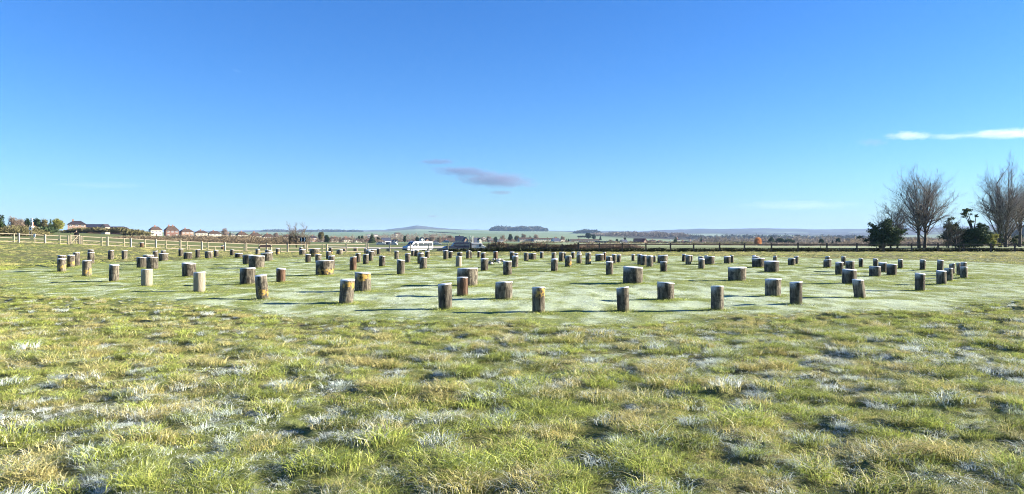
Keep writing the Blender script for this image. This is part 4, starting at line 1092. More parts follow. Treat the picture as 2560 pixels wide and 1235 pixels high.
H = [
 (163,203,552,560.5,577,430,'pink','dark','hip','pink brick house with dark hipped roof beside the round yellow-green bush',(.28,)),
 (370,397,566,575,590,560,'cream','tile','hip','cream house with brown hipped roof, leftmost and highest of the village row',(.45,)),
 (408,438,564.5,575.5,592,570,'brick','tile','hip','red brick house with tall roof just left of a dark conifer',(.3,.6)),
 (447,475,572,579,593,580,'brown','tile','hip','brick and cream house right of the dark conifer',(.4,)),
 (484,512,576,582,596,590,'cream','tile','hip','cream house in the middle of the village row, right of the brick pair',(.45,)),
 (517,546,577.5,584,598,600,'cream','tile','hip','cream and brick house left of the purple bare tree',(.4,)),
 (553,580,583,586.5,599,610,'stone','grey','hip','tan low house under the purple bare tree',(.5,)),
 (589,613,579.5,587,600,620,'cream','tile','hip','cream house with red-brown roof right of the purple bare tree',(.45,)),
 (621,647,581,589.5,601,630,'cream','tile','hip','cream house with brown roof and porch above the pale fence',(.4,)),
 (655,679,584.5,591.5,603,640,'stone','tile','hip','tan house left of the small gabled garage',(.4,)),
 (702,727,588,592.5,604,650,'stone','tile','hip','low tan house left of the large bare bush',(.5,)),
 (735,750,589,594,606,650,'cream','dark','hip','cream house peeping out between bare bush and chevron sign',()),
 (770,788,589.5,594.5,608,655,'pink','dark','hip','small pink brick house just right of the chevron sign',(.5,)),
 (796,818,591,596,609,660,'cream','tile','hip','cream house right of the small pink brick house',(.4,)),
 (823,846,592,597.5,610,670,'cream','tile','hip','wide cream house right of the dark bush',(.5,)),
 (853,876,593.5,599,611,680,'cream','tile','hip','cream house with garage arch, left of the twin dark trees',(.4,)),
 (884,905,596,600.5,611,690,'cream','dark','hip','cream bungalow under the twin dark trees',(.5,)),
 (911,931,597,600.5,611,700,'pink','red','hip','pinkish bungalow left of the tall dark conifer',(.5,)),
 (1100,1137,594,603,613,760,'brown','tile','gableside','brown terraced house with white dormers behind the minibus',(.2,.8)),
 (1138,1158,590,601,612,740,'stone','slate','gableside','big navy roofed house right of the brown terrace',(.5,)),
 (1183,1195,594,606,613,730,'stone','slate','gableside','navy roofed house just right of the white poles',()),
 (1250,1263,596,598,606,900,'cream','tile','gableside','small low cream house above the hedge',()),
 (1296,1331,593.5,597,609,850,'stone','tile','gableside','left end of the long cream terrace above the hedge',()),
 (1331,1382,595,597.5,609,850,'cream','tile','gableside','middle of the long cream terrace above the hedge',()),
 (1380,1399,595,603,610,800,'white','slate','gableside','navy roofed house standing before the cream terrace',(.5,)),
 (1399,1410,597,599,609,850,'cream','tile','gableside','right end of the long cream terrace above the hedge',()),
 (1424,1500,598,600.5,610,870,'cream','tile','gableside','second long cream terrace right of the bare trees',(.3,)),
 (1447,1472,603,607,612,760,'stone','dark','gableside','brown roofed low terrace in front of the second cream terrace',()),
 (1472,1490,603.5,608,612,750,'brown','tile','gableside','short dark roofed house left of the white twin gables',()),
 (1532,1542,602.5,605,611,740,'cream','tile','gableside','little cream house right of the slate roofed gables',()),
 (1551,1569,599,606,613,700,'stone','slate','gableside','dark blue roofed house with white gable left of the red roofed house',()),
 (1586,1605,596,606,614,680,'grey' if False else 'stone','dark','gableside','dark roofed left wing of the house with the red roof',()),
 (1703,1718,602,608,613,720,'brown','dark','gableside','dark roofed house right of the cypress',(.3,)),
 (1720,1731,601.5,606,613,720,'stone','slate','gableside','slate roofed house at the right end of the village',(.7,)),
 (1832,1843,611.5,615,619,600,'white','slate','gableside','tiny blue roofed house behind the right fence, left one',()),
 (1849,1862,611,615,619,600,'stone','slate','gableside','tiny blue roofed house behind the right fence, right one',()),
 (1888,1897,614,616.5,620,600,'white','grey','gableside','tiny white cottage low behind the fence under the orange tree',()),
 (952,974,594,602,612,650,'white','slate','gableside','slate roofed house with white wall right of the tall conifer',()),
 (1000-14,1000-2,581.5,584.5,590,1500,'cream','tile','gableside','far cream house high on the slope right of the conifer',()),
 (917,925,585.5,587,591,1500,'white','white' if False else 'grey','gableside','far white house left of the tall conifer top',()),
 (934,943,584.8,586.5,590,1500,'white','grey','gableside','far white house right of the tall conifer top',()),
]
for (xl, xr, ry, ey, by, Y, wl, rf, kd, lab, ch) in H:
    W_ = (xr - xl) * Y / FPX
    fl = 2 if (by - ey) * Y / FPX > 3.6 else 1
    house(xl, xr, ry, ey, by, Y, wl, rf, kd, lab, ch, nwin=max(2, min(14, int(round(W_ / 2.9)))), floors=fl, yaw=(0.0 if lab.startswith(('dark roofed left', 'big navy')) else random.uniform(.5, .68) if W_ < 14 else .3))
G_ = [
 (347,357,573.5,578,588,540,'white','grey','small white gabled building left of the village row'),
 (682,694,589.5,593,603,630,'stone','tile','small tan gabled garage between two village houses'),
 (980,985.5,600,604,611,620,'white','grey','left one of two small white gables left of the camper van'),
 (986.5,992,600,604,611,620,'white','grey','right one of two small white gables left of the camper van'),
 (1049,1058,593.5,598,612,640,'white','slate','tall white gabled house above the camper van roof'),
 (1059,1074,595,603,612,660,'brown','dark','dark red roofed house right of the white gable above the camper van'),
 (1158,1168,592.5,602,612,730,'pink','slate','pink gable of the big navy roofed house'),
 (1195,1202,594,600,613,720,'cream','tile','narrow cream gabled house right of the white poles'),
 (1205,1213,592,594,604,1000,'white','grey','small white house above the left end of the hedge'),
 (1490,1494.5,602.5,607,612,740,'white','dark','left white gable of the twin gabled house'),
 (1495,1499.5,602.5,607,612,740,'white','dark','right white gable of the twin gabled house'),
 (1502,1509,603,608,612,735,'white','slate','first white gable with slate roof in the row of three'),
 (1510,1517,603,608,612,735,'white','slate','middle white gable with slate roof in the row of three'),
 (1518,1526,602.5,607.5,612,735,'white','slate','last white gable with slate roof in the row of three'),
 (1547,1552,602,606,613,690,'white','slate','narrow white gable left of the dark blue roofed house'),
 (1604,1618,596,607,614,675,'pink','red','house with red tiled roof and pink gable, largest in the right village'),
 (1664,1670,605.5,608.5,614,690,'white','grey','small white gabled house left of the cypress'),
 (1695,1701,603,606,613,720,'white','tile','small white house just right of the cypress'),
]
for (xl, xr, ry, ey, by, Y, wl, rf, lab) in G_:
    house(xl, xr, ry, ey, by, Y, wl, rf, 'gablefront', lab, (), nwin=2, floors=2 if (by - ey) * Y / FPX > 3.6 else 1, depth=5, yaw=.45)
rf_ = random.Random(77)
tiny = []
for k in range(26):
    px = rf_.choice([rf_.uniform(945, 1110), rf_.uniform(1135, 1300), rf_.uniform(1505, 1760)])
    Y = rf_.uniform(720, 1000); w_ = rf_.uniform(7, 13); ey = rf_.uniform(600, 605.5)
    tiny.append((px, w_, ey, Y, rf_.choice(['cream', 'white', 'stone', 'brown', 'brown', 'stone']), rf_.choice(['tile', 'slate', 'dark', 'dark', 'grey'])))
tiny.sort(); cnt = {}
for (px, w_, ey, Y, wl, rf) in tiny:
    zone = 'behind the camper van' if px < 1120 else 'above the hedge' if px < 1320 else 'round the red roofed house'
    cnt[zone] = cnt.get(zone, 0) + 1
    o = house(px, px + w_, ey - rf_.uniform(2.5, 5), ey, 612, Y, wl, rf, rf_.choice(['gableside', 'hip']),
          f'tiny far house, {wl} walls, {rf} roof, {ORD[cnt[zone] - 1]} from left {zone}', (.5,), nwin=2, floors=1, yaw=rf_.uniform(.1, .6))
    o['group'] = 'tiny far houses in the village'
# farm buildings on the left rise
house(204,254,560,567.5,577,440,'brown','slate','gableside','long dark barn with blue-black roof right of the brick house',(),nwin=6,floors=1,cat='barn',name='barn')
house(253,263.5,560,567,577,432,'stone','dark','gablefront','pale gabled end building joined to the long dark barn',(),nwin=2,floors=1,cat='barn',name='barn')
house(267,302,566,569.5,580,450,'brown','dark','gableside','second low dark barn at the end of the hedge line',(),nwin=4,floors=1,cat='barn',name='barn')
house(300,311,567.5,572,580,445,'pink','dark','gablefront','pale gabled end of the second low barn',(),nwin=2,floors=1,cat='barn',name='barn')
house(48,72,561,567.5,576,300,'white','tile','gableside','low cottage with pale wall and brown roof among the left shrubs',(.9,),nwin=3,floors=1,cat='cottage',name='cottage')
house(86,99,568.5,571,577,290,'stone','grey','gableside','low grey shed right of the double pole',(),nwin=2,floors=1,cat='shed',name='shed')

# ------------------------------------------------------------------ trees
def leaf_cloud(lobes, n, size, seed, shell=0.55, sl=0.5, up=0.0, ragged=(.85, 1.12)):
    r = random.Random(seed); v = []; f = []
    tot = sum(l[3] * l[4] * l[5] for l in lobes)
    for (cx_, cy_, cz_, rx, ry_, rz_) in lobes:
        for _ in range(max(6, int(n * rx * ry_ * rz_ / tot))):
            while True:
                d = Vector((r.gauss(0, 1), r.gauss(0, 1), r.gauss(0, 1)))
                if d.length > .01: break
            d.normalize(); q = (shell + (1 - shell) * r.random()) * r.uniform(*ragged)
            p = Vector((cx_ + d.x * rx * q, cy_ + d.y * ry_ * q, cz_ + d.z * rz_ * q))
            s = size * r.uniform(.6, 1.4)
            a = Vector((r.gauss(0, 1), r.gauss(0, 1), r.gauss(0, 1) + up * 2)).normalized()
            b = a.orthogonal().normalized(); b.rotate(Matrix.Rotation(r.uniform(0, 6.28), 3, a))
            k = len(v)
            v += [tuple(p - a * s * .5 - b * s * sl * .5), tuple(p - a * s * .5 + b * s * sl * .5), tuple(p + a * s * .6)]
            f.append((k, k + 1, k + 2))
    return v, f
def rand_lobes(w, h, dp, n, seed, z0=0.0):
    r = random.Random(seed); out = [(0, 0, z0 + h * .5, w * .36, dp * .36, h * .42)]
    for i in range(n):
        a = r.uniform(0, 6.28); q = r.uniform(.15, .32)
        z = z0 + h * r.uniform(.25, .85); k = 1 - abs((z - z0) / h - .45) * .8
        out.append((math.cos(a) * w * q * k, math.sin(a) * dp * q * k, z, w * r.uniform(.12, .24), dp * r.uniform(.12, .24), h * r.uniform(.12, .2)))
    return out
LEAF = {
 'evergreen': mat_leaf('evergreen_foliage', (.018, .035, .014), (.05, .08, .025), .35, .15),
 'conifer': mat_leaf('conifer_foliage', (.03, .052, .026), (.09, .125, .05), .35, .1),
 'bare': mat_leaf('bare_crown', (.17, .13, .10), (.31, .24, .18), .3, .3),
 'brown': mat_leaf('brown_crown', (.13, .10, .075), (.25, .195, .14), .3, .3),
 'olive': M_OLIVE, 'orange': mat_leaf('orange_leaves', (.50, .22, .08), (.62, .33, .14), .4, .3),
 'lime': mat_leaf('yellow_green_foliage', (.14, .15, .035), (.33, .33, .09), .5, .3),
 'purple': mat_leaf('purple_brown_crown', (.20, .145, .13), (.34, .26, .22), .3, .3)}
def tree_px(xl, xr, ty, by, Y, kind, label, dens=1.0, name=None, cat='tree', group=None, seed=None, lobes=None, size=None, trunk=True):
    s = Y / FPX; w = (xr - xl) * s; h = (by - ty) * s
    seed = seed or int(xl * 7 + ty * 3)
    x = at((xl + xr) / 2, Y)
    root = empty(name or {'conifer': 'conifer_tree', 'evergreen': 'evergreen_tree'}.get(kind, 'bare_tree'), (x, Y, zpy(by, Y)))
    tag(root, label, cat, group)
    if trunk:
        tb = MB(); rr_ = random.Random(seed); tr = max(.1, h * .022)
        tb.tube((0, 0, -1.5), (0, 0, h * .45), tr, tr * .6, 7)
        for k in range(7):
            a = rr_.uniform(0, 6.28); z = h * rr_.uniform(.2, .45)
            tb.tube((0, 0, z), (math.cos(a) * w * .3, math.sin(a) * w * .3, z + h * rr_.uniform(.15, .35)), tr * .5, tr * .15, 5)
        tb.build('trunk', M_BARK, root)
    if lobes is None:
        if kind == 'conifer':
            lobes = [(0, 0, h * t, w * .5 * (1 - t) ** .8 + .1, w * .5 * (1 - t) ** .8 + .1, h * .13) for t in (.14, .3, .45, .6, .75, .9)]
        else: lobes = rand_lobes(w, h, min(w, 10), 9, seed, 0.02 * h)
    size = size or max(.45, 1.6 * s)
    n = int(min(5000, max(160, 16 * dens * w * h / (size * size))))
    sl = .22 if kind in ('bare', 'purple', 'brown') else .6
    v, f = leaf_cloud(lobes, n, size, seed, .35 if kind in ('bare', 'purple', 'brown') else .5, sl, .6 if kind in ('bare', 'purple') else 0)
    obj('crown', mesh_data('crown', v, f, LEAF[kind]), root)
    return root

T = [  # left rise
 (-30,14,534,592,210,'evergreen','big dark green tree cut off at the left edge'),
 (14,60,541,592,215,'bare','bare pinkish-grey tree at far left behind the olive shrubs'),
 (36,66,545,578,260,'bare','bare brown tree left of the double pole'),
 (58,78,544,572,300,'evergreen','dark evergreen right behind the double pole'),
 (78,104,543,576,310,'evergreen','wide dark evergreen right of the double pole'),
 (98,122,545,578,300,'olive','olive brown tree top above the dark hollow, left of the round bush'),
 (118,134,549,580,280,'conifer','dark conifer tight against the round yellow-green bush'),
 (129,164,546.5,577.5,270,'lime','round yellow-green bushy tree left of the pink brick house'),
 # among the row
 (430,443,564,588,640,'conifer','dark conifer between the red brick house and its neighbour'),
 (417,425,565,580,660,'evergreen','small dark tree behind the red brick house chimney'),
 (550,571,570,592,520,'purple','round purple-brown bare tree among the village row'),
 (573,577,577,592,600,'conifer','thin dark cypress right of the purple bare tree'),
 (681,700,580,596,600,'purple','purple-brown bare tree behind the small tan garage'),
 (764,772,588,606,620,'conifer','thin dark conifer right behind the chevron sign'),
 (792,812,579,600,500,'olive','sparse yellow-brown tree right of the small pink brick house'),
 (808,826,587,607,560,'evergreen','dark green bush between two cream houses'),
 (817,824,596,608,540,'evergreen','dark hedge shrub left of the wide cream house'),
 (846,854,593,607,600,'evergreen','dark bush between two cream houses right of the wide one'),
 (893,902,588,602,620,'evergreen','left one of the twin dark rounded trees'),
 (901,910,587.5,602,622,'evergreen','right one of the twin dark rounded trees'),
 (920,940,583,606,560,'conifer','tall dark conifer standing highest in the village'),
 (940,952,591,606,600,'evergreen','rounded dark tree right of the tall conifer'),
 (1007,1017,588,606,600,'evergreen','dark tree left above the camper van'),
 (1036,1050,591,604,800,'evergreen','blue-green tree behind the white gabled house'),
 (1068,1090,587,606,800,'bare','bare tree right of the dark red roofed house'),
 (1088,1108,590,610,700,'bare','bare tree left of the brown terrace'),
 (1106,1140,588,606,900,'brown','wide brown tree behind the brown terrace'),
 (1118,1130,590,600,850,'evergreen','dark crown on top of the wide brown tree'),
 (1213,1232,590,606,820,'brown','brown tree over the left part of the hedge'),
 (1232,1246,591,606,820,'evergreen','dark tree over the left part of the hedge'),
 (1246,1265,587,604,900,'brown','brown round tree left of the blue-green poplar'),
 (1268,1284,584,604,950,'evergreen','blue-green poplar-like tree above the hedge'),
 (1283,1300,587,604,950,'olive','olive tree left end of the long cream terrace'),
 (1300,1318,584,598,1000,'brown','brown round tree behind the left end of the cream terrace'),
 (1322,1328,588,598,1000,'conifer','tiny dark conifer behind the cream terrace'),
 (1330,1350,585,598,1000,'bare','round bare tree behind the middle of the cream terrace'),
 (1382,1398,592,602,900,'brown','brown tree behind the navy roofed house'),
 (1399,1414,589,603,900,'bare','bare tree over the right end of the cream terrace'),
 (1412,1420,597,608,800,'conifer','dark conifer between the two cream terraces'),
 (1419,1423,596,610,800,'evergreen','slim dark tree left of the second cream terrace'),
 (1460,1482,582,596,1400,'evergreen','dark rounded wood edge left on the right hand fields'),
 (1478,1492,585,598,1350,'evergreen','dark tree cluster right part on the right hand fields'),
 (1497,1505,588,600,1300,'conifer','dark pointed tree at the end of the field cluster'),
 (1517,1535,598,609,800,'brown','brown tree behind the slate gables'),
 (1537,1548,596,610,760,'evergreen','dark tree left of the dark blue roofed house'),
 (1557,1567,593,602,800,'evergreen','dark tree above the dark blue roofed house'),
 (1571,1586,601,613,690,'brown','brown bush between dark blue and red roofed houses'),
 (1617,1634,599,613,700,'brown','round brown tree right of the red roofed house'),
 (1636,1662,600,612,760,'brown','brown tree mass left of the small white gable'),
 (1680,1697,593.5,612,640,'conifer','broad dark cypress in the right village'),
 (1750,1756,590,603,1000,'conifer','tall thin poplar right of the village fields'),
 (1882,1908,592,615,520,'orange','rounded orange leaved tree behind the right fence'),
 (1888,1905,591,602,560,'brown','brown tree just behind the orange leaved tree'),
 (1916,1940,591,606,700,'conifer','dark blue-green conifer group right of the orange tree'),
 (1935,1965,593,612,690,'evergreen','broad dark evergreen right of the orange tree'),
 (1955,1990,595,613,680,'evergreen','second broad evergreen right of the orange tree'),
 (2046,2062,596,610,600,'evergreen','small dark evergreen among grey woods on the right'),
 (2077,2087,600,612,560,'conifer','slim dark conifer among grey woods on the right'),
 (2087,2103,595,610,560,'evergreen','rounded dark evergreen among grey woods on the right'),
]
for (xl, xr, ty, by, Y, kd, lab) in T:
    tree_px(xl, xr, ty, by + 2, Y, kd, lab)
# woods and scrub that read as one mass
def wood(name, px0, px1, Y, depth, ty, by, mat, label, n, size, cw, seed, sl=.4, kind='stuff', cat=None):
    r = random.Random(seed); v = []; f = []
    x0, x1 = at(px0, Y), at(px1, Y); ox, oy, oz = (x0 + x1) / 2, Y, zpy(by, Y)
    hmax = (by - ty) * Y / FPX
    for i in range(n):
        t = r.random(); y_ = Y + r.uniform(0, depth); x = (x0 + (x1 - x0) * t) * y_ / Y
        edge = min(1, min(t, 1 - t) * (abs(x1 - x0)) / (cw * 2) + .45)
        h = hmax * edge * (.72 + .38 * float(vnoise(x / cw * .9, seed))) * r.uniform(.85, 1.1)
        w = cw * r.uniform(.7, 1.3)
        bz = (EYE - (by - HOR) * y_ / FPX) - oz
        vv, ff = leaf_cloud([(x - ox, y_ - oy, bz + h * .52, w / 2, w / 2, h * .5)], 34, size, seed * 1000 + i, .45, sl)
        b = len(v); v += vv; f += [tuple(b + q for q in g_) for g_ in ff]
    o = obj(name, mesh_data(name, v, f, mat), None, (ox, oy, oz))
    return tag(o, label, cat, kind=kind)
M_WGREY = mat_leaf('grey_brown_wood', (.12, .10, .085), (.25, .21, .165), .02, .2)
M_WDARK = mat_leaf('dark_far_wood', (.05, .055, .045), (.11, .105, .08), .01, .1)
wood('shrubs', -30, 118, 150, 14, 563, 594, M_OLIVE, 'olive brown leafless shrubs behind the fence at the far left', 150, .55, 3.2, 21, .3)
wood('shrubs', 100, 130, 230, 14, 556, 582, LEAF['conifer'], 'dark shrubs in the hollow left of the round bush', 40, .9, 4, 22, .5)
wood('hedge_line', 160, 330, 330, 10, 569, 581, LEAF['olive'], 'olive green hedge line below the barns', 170, .8, 4.5, 23, .5)
wood('hedge_line', 310, 372, 360, 10, 573, 588, LEAF['olive'], 'hedge running from the barns to the village row', 60, .8, 4.5, 33, .5)
wood('scrub', 270, 420, 170, 40, 588, 600, M_SCRUB2, 'brown winter scrub behind the pale fence on the left', 170, .5, 3, 24, .25)
wood('scrub', 400, 760, 190, 60, 590, 612, M_SCRUB2, 'brown bramble scrub between the pale fence and the village row', 620, .55, 3.6, 25, .25)
wood('scrub', 398, 660, 420, 40, 587, 602, M_SCRUB2, 'brown thorn scrub at the foot of the village row', 260, 1.0, 4.5, 44, .3)
wood('garden_trees', 440, 960, 560, 60, 593, 608, LEAF['brown'], 'brown garden trees and hedges in front of the village houses', 210, 1.2, 6, 26, .3)
wood('garden_trees', 400, 960, 760, 120, 584, 604, LEAF['bare'], 'bare garden trees behind the village houses', 200, 1.5, 8, 27, .3)
wood('garden_trees', 940, 1300, 800, 180, 591, 609, LEAF['brown'], 'brown garden trees round the houses behind the vehicles', 260, 1.5, 7, 28, .3)
wood('garden_trees', 940, 1130, 1300, 300, 580, 598, LEAF['bare'], 'bare trees on the slope behind the vehicles', 120, 2.2, 11, 29, .3)
wood('garden_trees', 1290, 1760, 780, 160, 600, 613, LEAF['brown'], 'dark brown garden trees round the right part of the village', 340, 1.5, 7, 30, .3)
wood('far_wood', 1227, 1367, 4300, 350, 564.5, 578, M_WDARK, 'long level wood on the skyline above the village', 260, 9, 26, 31, .5)
wood('far_wood', 1438, 1500, 3500, 300, 573, 583, M_WDARK, 'small skyline wood right of the long level wood', 60, 8, 22, 32, .5)
wood('far_wood', 1470, 1720, 2100, 500, 579, 592, M_WGREY, 'brown woodland above the green fields on the right', 330, 5, 18, 34, .4)
wood('far_wood', 1620, 2240, 2400, 900, 585, 600, M_WDARK, 'dark woodland belt under the blue right hand hills', 420, 6, 22, 35, .4)
wood('far_wood', 1730, 2650, 1000, 500, 589, 612, M_WGREY, 'grey brown leafless woodland filling the right hand valley', 700, 3.0, 14, 36, .35)
wood('far_wood', 1760, 2140, 640, 150, 603, 619, M_WGREY, 'grey brown trees low behind the right fence', 260, 1.6, 8, 37, .3)
wood('far_wood', 2100, 2700, 520, 300, 590, 616, mat_leaf('tan_wood', (.16, .125, .09), (.30, .24, .16), .05, .25), 'tan leafless woodland behind the tall bare trees', 420, 1.8, 9, 38, .3)
wood('far_wood', 1890, 2720, 270, 30, 603.5, 618, M_WGREY, 'grey brown thicket low behind the right fence', 420, .8, 4.5, 42, .3)
wood('garden_trees', 1440, 1900, 300, 20, 609, 616, LEAF['brown'], 'brown hedgerow below the right part of the village', 260, .7, 3.5, 43, .3)
wood('scrub', 1440, 1600, 140, 10, 608, 621, LEAF['brown'], 'brown scrub beyond the lower end of the hedge', 130, .5, 2.4, 45, .25)
wood('garden_trees', 1290, 1900, 620, 60, 603, 614, LEAF['olive'], 'olive green garden hedges along the right part of the village', 300, 1.1, 5, 46, .4)
wood('far_wood', 2480, 2700, 1500, 300, 556, 600, M_WDARK, 'dark wooded hill at the right edge behind the tallest trees', 260, 6, 22, 39, .4)
wood('far_wood', 740, 905, 5200, 300, 573.5, 580, M_WDARK, 'low dark skyline wood left of the blue hill', 120, 9, 24, 40, .5)
wood('far_wood', 652, 720, 5200, 300, 573.5, 580, M_WDARK, 'low dark skyline wood above the left village', 70, 9, 24, 41, .5)
# dark field hedges on the slope
for (px0, py0, px1, py1, Y, lab) in ((1072, 579.5, 1212, 587, 3000, 'long dark field hedge on the slope left of the long wood'), (1215, 585, 1244, 583.5, 3000, 'short dark field hedge under the long wood'), (1445, 592, 1465, 592, 1500, 'dark hedge in the right hand green field')):
    v = []; f = []; r = random.Random(int(px0)); n = int((px1 - px0) * 6)
    ox, oz = at(px0, Y), zpy(py0, Y)
    for i in range(n):
        t = r.random(); px = px0 + (px1 - px0) * t; py = py0 + (py1 - py0) * t
        vv, ff = leaf_cloud([(at(px, Y) - ox, r.uniform(-3, 3), zpy(py, Y) - oz + .5, 2, 2, 1.4)], 8, 1.8, i, .4, .6)
        b = len(v); v += vv; f += [tuple(b + q for q in g_) for g_ in ff]
    tag(obj('field_hedge', mesh_data('field_hedge', v, f, M_WDARK), None, (ox, Y, oz)), lab, 'hedge')

# ---- branching bare trees
def branch_tree(name, px, base_py, Y, top_py, halfw_px, seed, label, trunks=1, spread=.5, lean=0.0, fork=.12, nlev=5, mat=M_TWIG, n0=15, cat='tree'):
    r = random.Random(seed); s = Y / FPX
    Hh = (base_py - top_py) * s; Wd = halfw_px * s
    root = empty(name, (at(px, Y), Y, zpy(base_py, Y))); tag(root, label, cat)
    big = MB(); small = MB()
    def grow(p, d, L, rad, lev):
        nseg = 4 if lev < 2 else 3
        pts = [p]
        for k in range(nseg):
            d = (d + Vector((r.gauss(0, .06), r.gauss(0, .06), .03))).normalized()
            q = pts[-1] + d * (L / nseg)
            r0 = rad * (1 - .75 * k / nseg); r1 = rad * (1 - .75 * (k + 1) / nseg)
            (big if rad > .035 else small).tube(pts[-1], q, max(r0, .0075), max(r1, .006), 6 if rad > .06 else 3, False)
            pts.append(q)
            if lev < nlev:
                kids = {0: 0, 1: 2, 2: 3, 3: 2, 4: 1}.get(lev, 2)
                for _ in range(kids):
                    a = r.uniform(0, 6.28); o_ = d.orthogonal().normalized(); o_.rotate(Matrix.Rotation(a, 3, d))
                    nd = (d + o_ * r.uniform(.34, .85) + Vector((0, 0, .05))).normalized()
                    grow(q - d * r.uniform(0, L / nseg), nd, L * r.uniform(.30, .52), rad * r.uniform(.35, .5) * (1 - .4 * k / nseg), lev + 1)
    for t in range(trunks):
        ox = (t - (trunks - 1) / 2) * .9
        th = Hh * fork * r.uniform(.8, 1.2); tr = Hh * .018 + .05
        base = Vector((ox, 0, -.4)); top = Vector((ox * 1.3 + lean, 0, th))
        big.tube(base, top, tr * 1.25, tr, 9, False)
        grow(top, Vector((ox * .03, 0, 1)).normalized(), Hh * (.96 - fork), tr * .8, 1)
        for k in range(n0 // trunks):
            a = 2 * math.pi * (k + r.random()) / (n0 / trunks); el = r.uniform(.1, 1.0)
            z = th * r.uniform(.8, 1.0) + Hh * r.uniform(0, .46)
            # aim at a point on an egg-shaped envelope
            ph = el * 1.7; zc_, hh_ = Hh * .56, Hh * .40
            tgt = Vector((math.cos(a) * math.sin(ph) * Wd * .92 + ox, math.sin(a) * math.sin(ph) * Wd * .8, zc_ + math.cos(ph) * hh_))
            st = Vector((ox * 1.2 + lean * .8, 0, min(z, tgt.z * .7)))
            dd = tgt - st
            grow(st, (dd.normalized() + Vector((0, 0, -.08))).normalized(), dd.length * .92, tr * r.uniform(.26, .46), 2)
    big.build('trunk', M_BARK, root); small.build('crown', mat, root)
    return root
M_TWIG2 = simple('pale_twigs', (.36, .32, .28), (.27, .24, .21), 1, .9)
branch_tree('bare_tree', 2305, 620, 132, 452, 84, 51, 'wide twin-stemmed bare tree with rounded fan crown, left of the dark pine', trunks=2, spread=.62, fork=.14, n0=44, mat=M_TWIG2)
branch_tree('bare_tree', 2507, 620, 138, 452, 66, 52, 'tallest upright bare tree with steep twigs near the right edge', trunks=2, spread=.34, fork=.10, n0=40, mat=M_TWIG2)
branch_tree('bare_tree', 2550, 620, 145, 462, 36, 53, 'bare tree partly cut off by the right edge', trunks=1, spread=.32, fork=.2, n0=22, mat=M_TWIG2)
branch_tree('bare_tree', 2235, 622, 128, 530, 46, 54, 'lower multi-stemmed bare tree mingled with the pine at left of the group', trunks=2, spread=.75, fork=.05, n0=20)
branch_tree('bare_bush', 741, 622, 118, 572, 26, 55, 'large bare brown bush standing behind the pale fence left of the chevron sign', trunks=3, spread=.95, fork=.03, n0=24, nlev=4, cat='bush')
branch_tree('bare_bush', 2380, 622, 126, 560, 30, 56, 'low bare bush at the foot of the dark pine', trunks=2, spread=.9, fork=.03, n0=12, nlev=4, cat='bush')

def pine(px, by, Y, lobes_px, label, seed, kind='conifer', name='pine_tree', trunk_pts=None, dens=1.0, sz=.34):
    s = Y / FPX
    root = empty(name, (at(px, Y), Y, zpy(by, Y))); tag(root, label, 'tree')
    tb = MB(); tr = .18
    for (cx_, cy_, rx, ry_) in lobes_px:
        p = Vector(((cx_ - px) * s, 0, (by - cy_) * s)); m_ = Vector((p.x * .25, 0, p.z * .45))
        tb.tube((0, 0, -.4), m_, tr, tr * .6, 7, False); tb.tube(m_, p, tr * .6, .04, 6, False)
    tb.build('trunk', M_BARK, root)
    r = random.Random(seed); L = []
    for (cx_, cy_, rx, ry_) in lobes_px:
        for k in range(8):
            L.append(((cx_ - px + r.uniform(-.8, .8) * rx) * s, r.uniform(-1, 1) * rx * s * .6, (by - cy_ + r.uniform(-.7, .7) * ry_) * s, rx * s * r.uniform(.3, .7), rx * s * r.uniform(.3, .7), ry_ * s * r.uniform(.25, .6)))
    area = sum(a[2] * a[3] for a in lobes_px) * s * s
    v, f = leaf_cloud(L, int(area * 800 * dens), sz * 1.15, seed, .12, .30, ragged=(.6, 1.3))
    obj('crown', mesh_data('crown', v, f, LEAF[kind]), root)
pine(2207, 622, 126, [(2190, 580, 26, 18), (2235, 588, 22, 22), (2205, 604, 34, 12), (2215, 592, 26, 22), (2203, 575, 24, 26), (2222, 565, 18, 20), (2188, 592, 20, 12), (2175, 560, 7, 6), (2178, 598, 18, 6), (2150, 593, 8, 4), (2225, 600, 16, 16), (2190, 606, 16, 8)], 'dark spreading pine at the left of the tree group, branches drooping left', 61, dens=.8)
pine(2400, 624, 128, [(2420, 602, 44, 16), (2376, 575, 18, 20), (2450, 588, 24, 22), (2372, 552, 12, 9), (2385, 570, 22, 16), (2402, 588, 34, 20), (2430, 590, 26, 22), (2385, 600, 26, 14), (2455, 600, 22, 18), (2445, 570, 18, 12)], 'large black-green pine mass between the two tall bare trees', 62, dens=1.1)
pine(2434, 600, 130, [(2419, 527, 13, 4), (2416, 535, 11, 3), (2414, 541, 6, 3), (2440, 540, 5, 3), (2427, 555, 9, 3)], 'thin crooked pine top with flat dark tuft rising above the pine mass', 63, dens=1.3)
pine(2482, 624, 127, [(2480, 596, 13, 13), (2488, 608, 10, 10)], 'rounded yellow-green bush right of the pine mass', 64, kind='lime', name='yellow_green_bush', dens=.7)
pine(2515, 624, 150, [(2500, 596, 26, 14), (2540, 602, 26, 14)], 'dim dark evergreen low behind the tallest bare tree', 65, kind='evergreen', name='evergreen_tree', dens=.5)

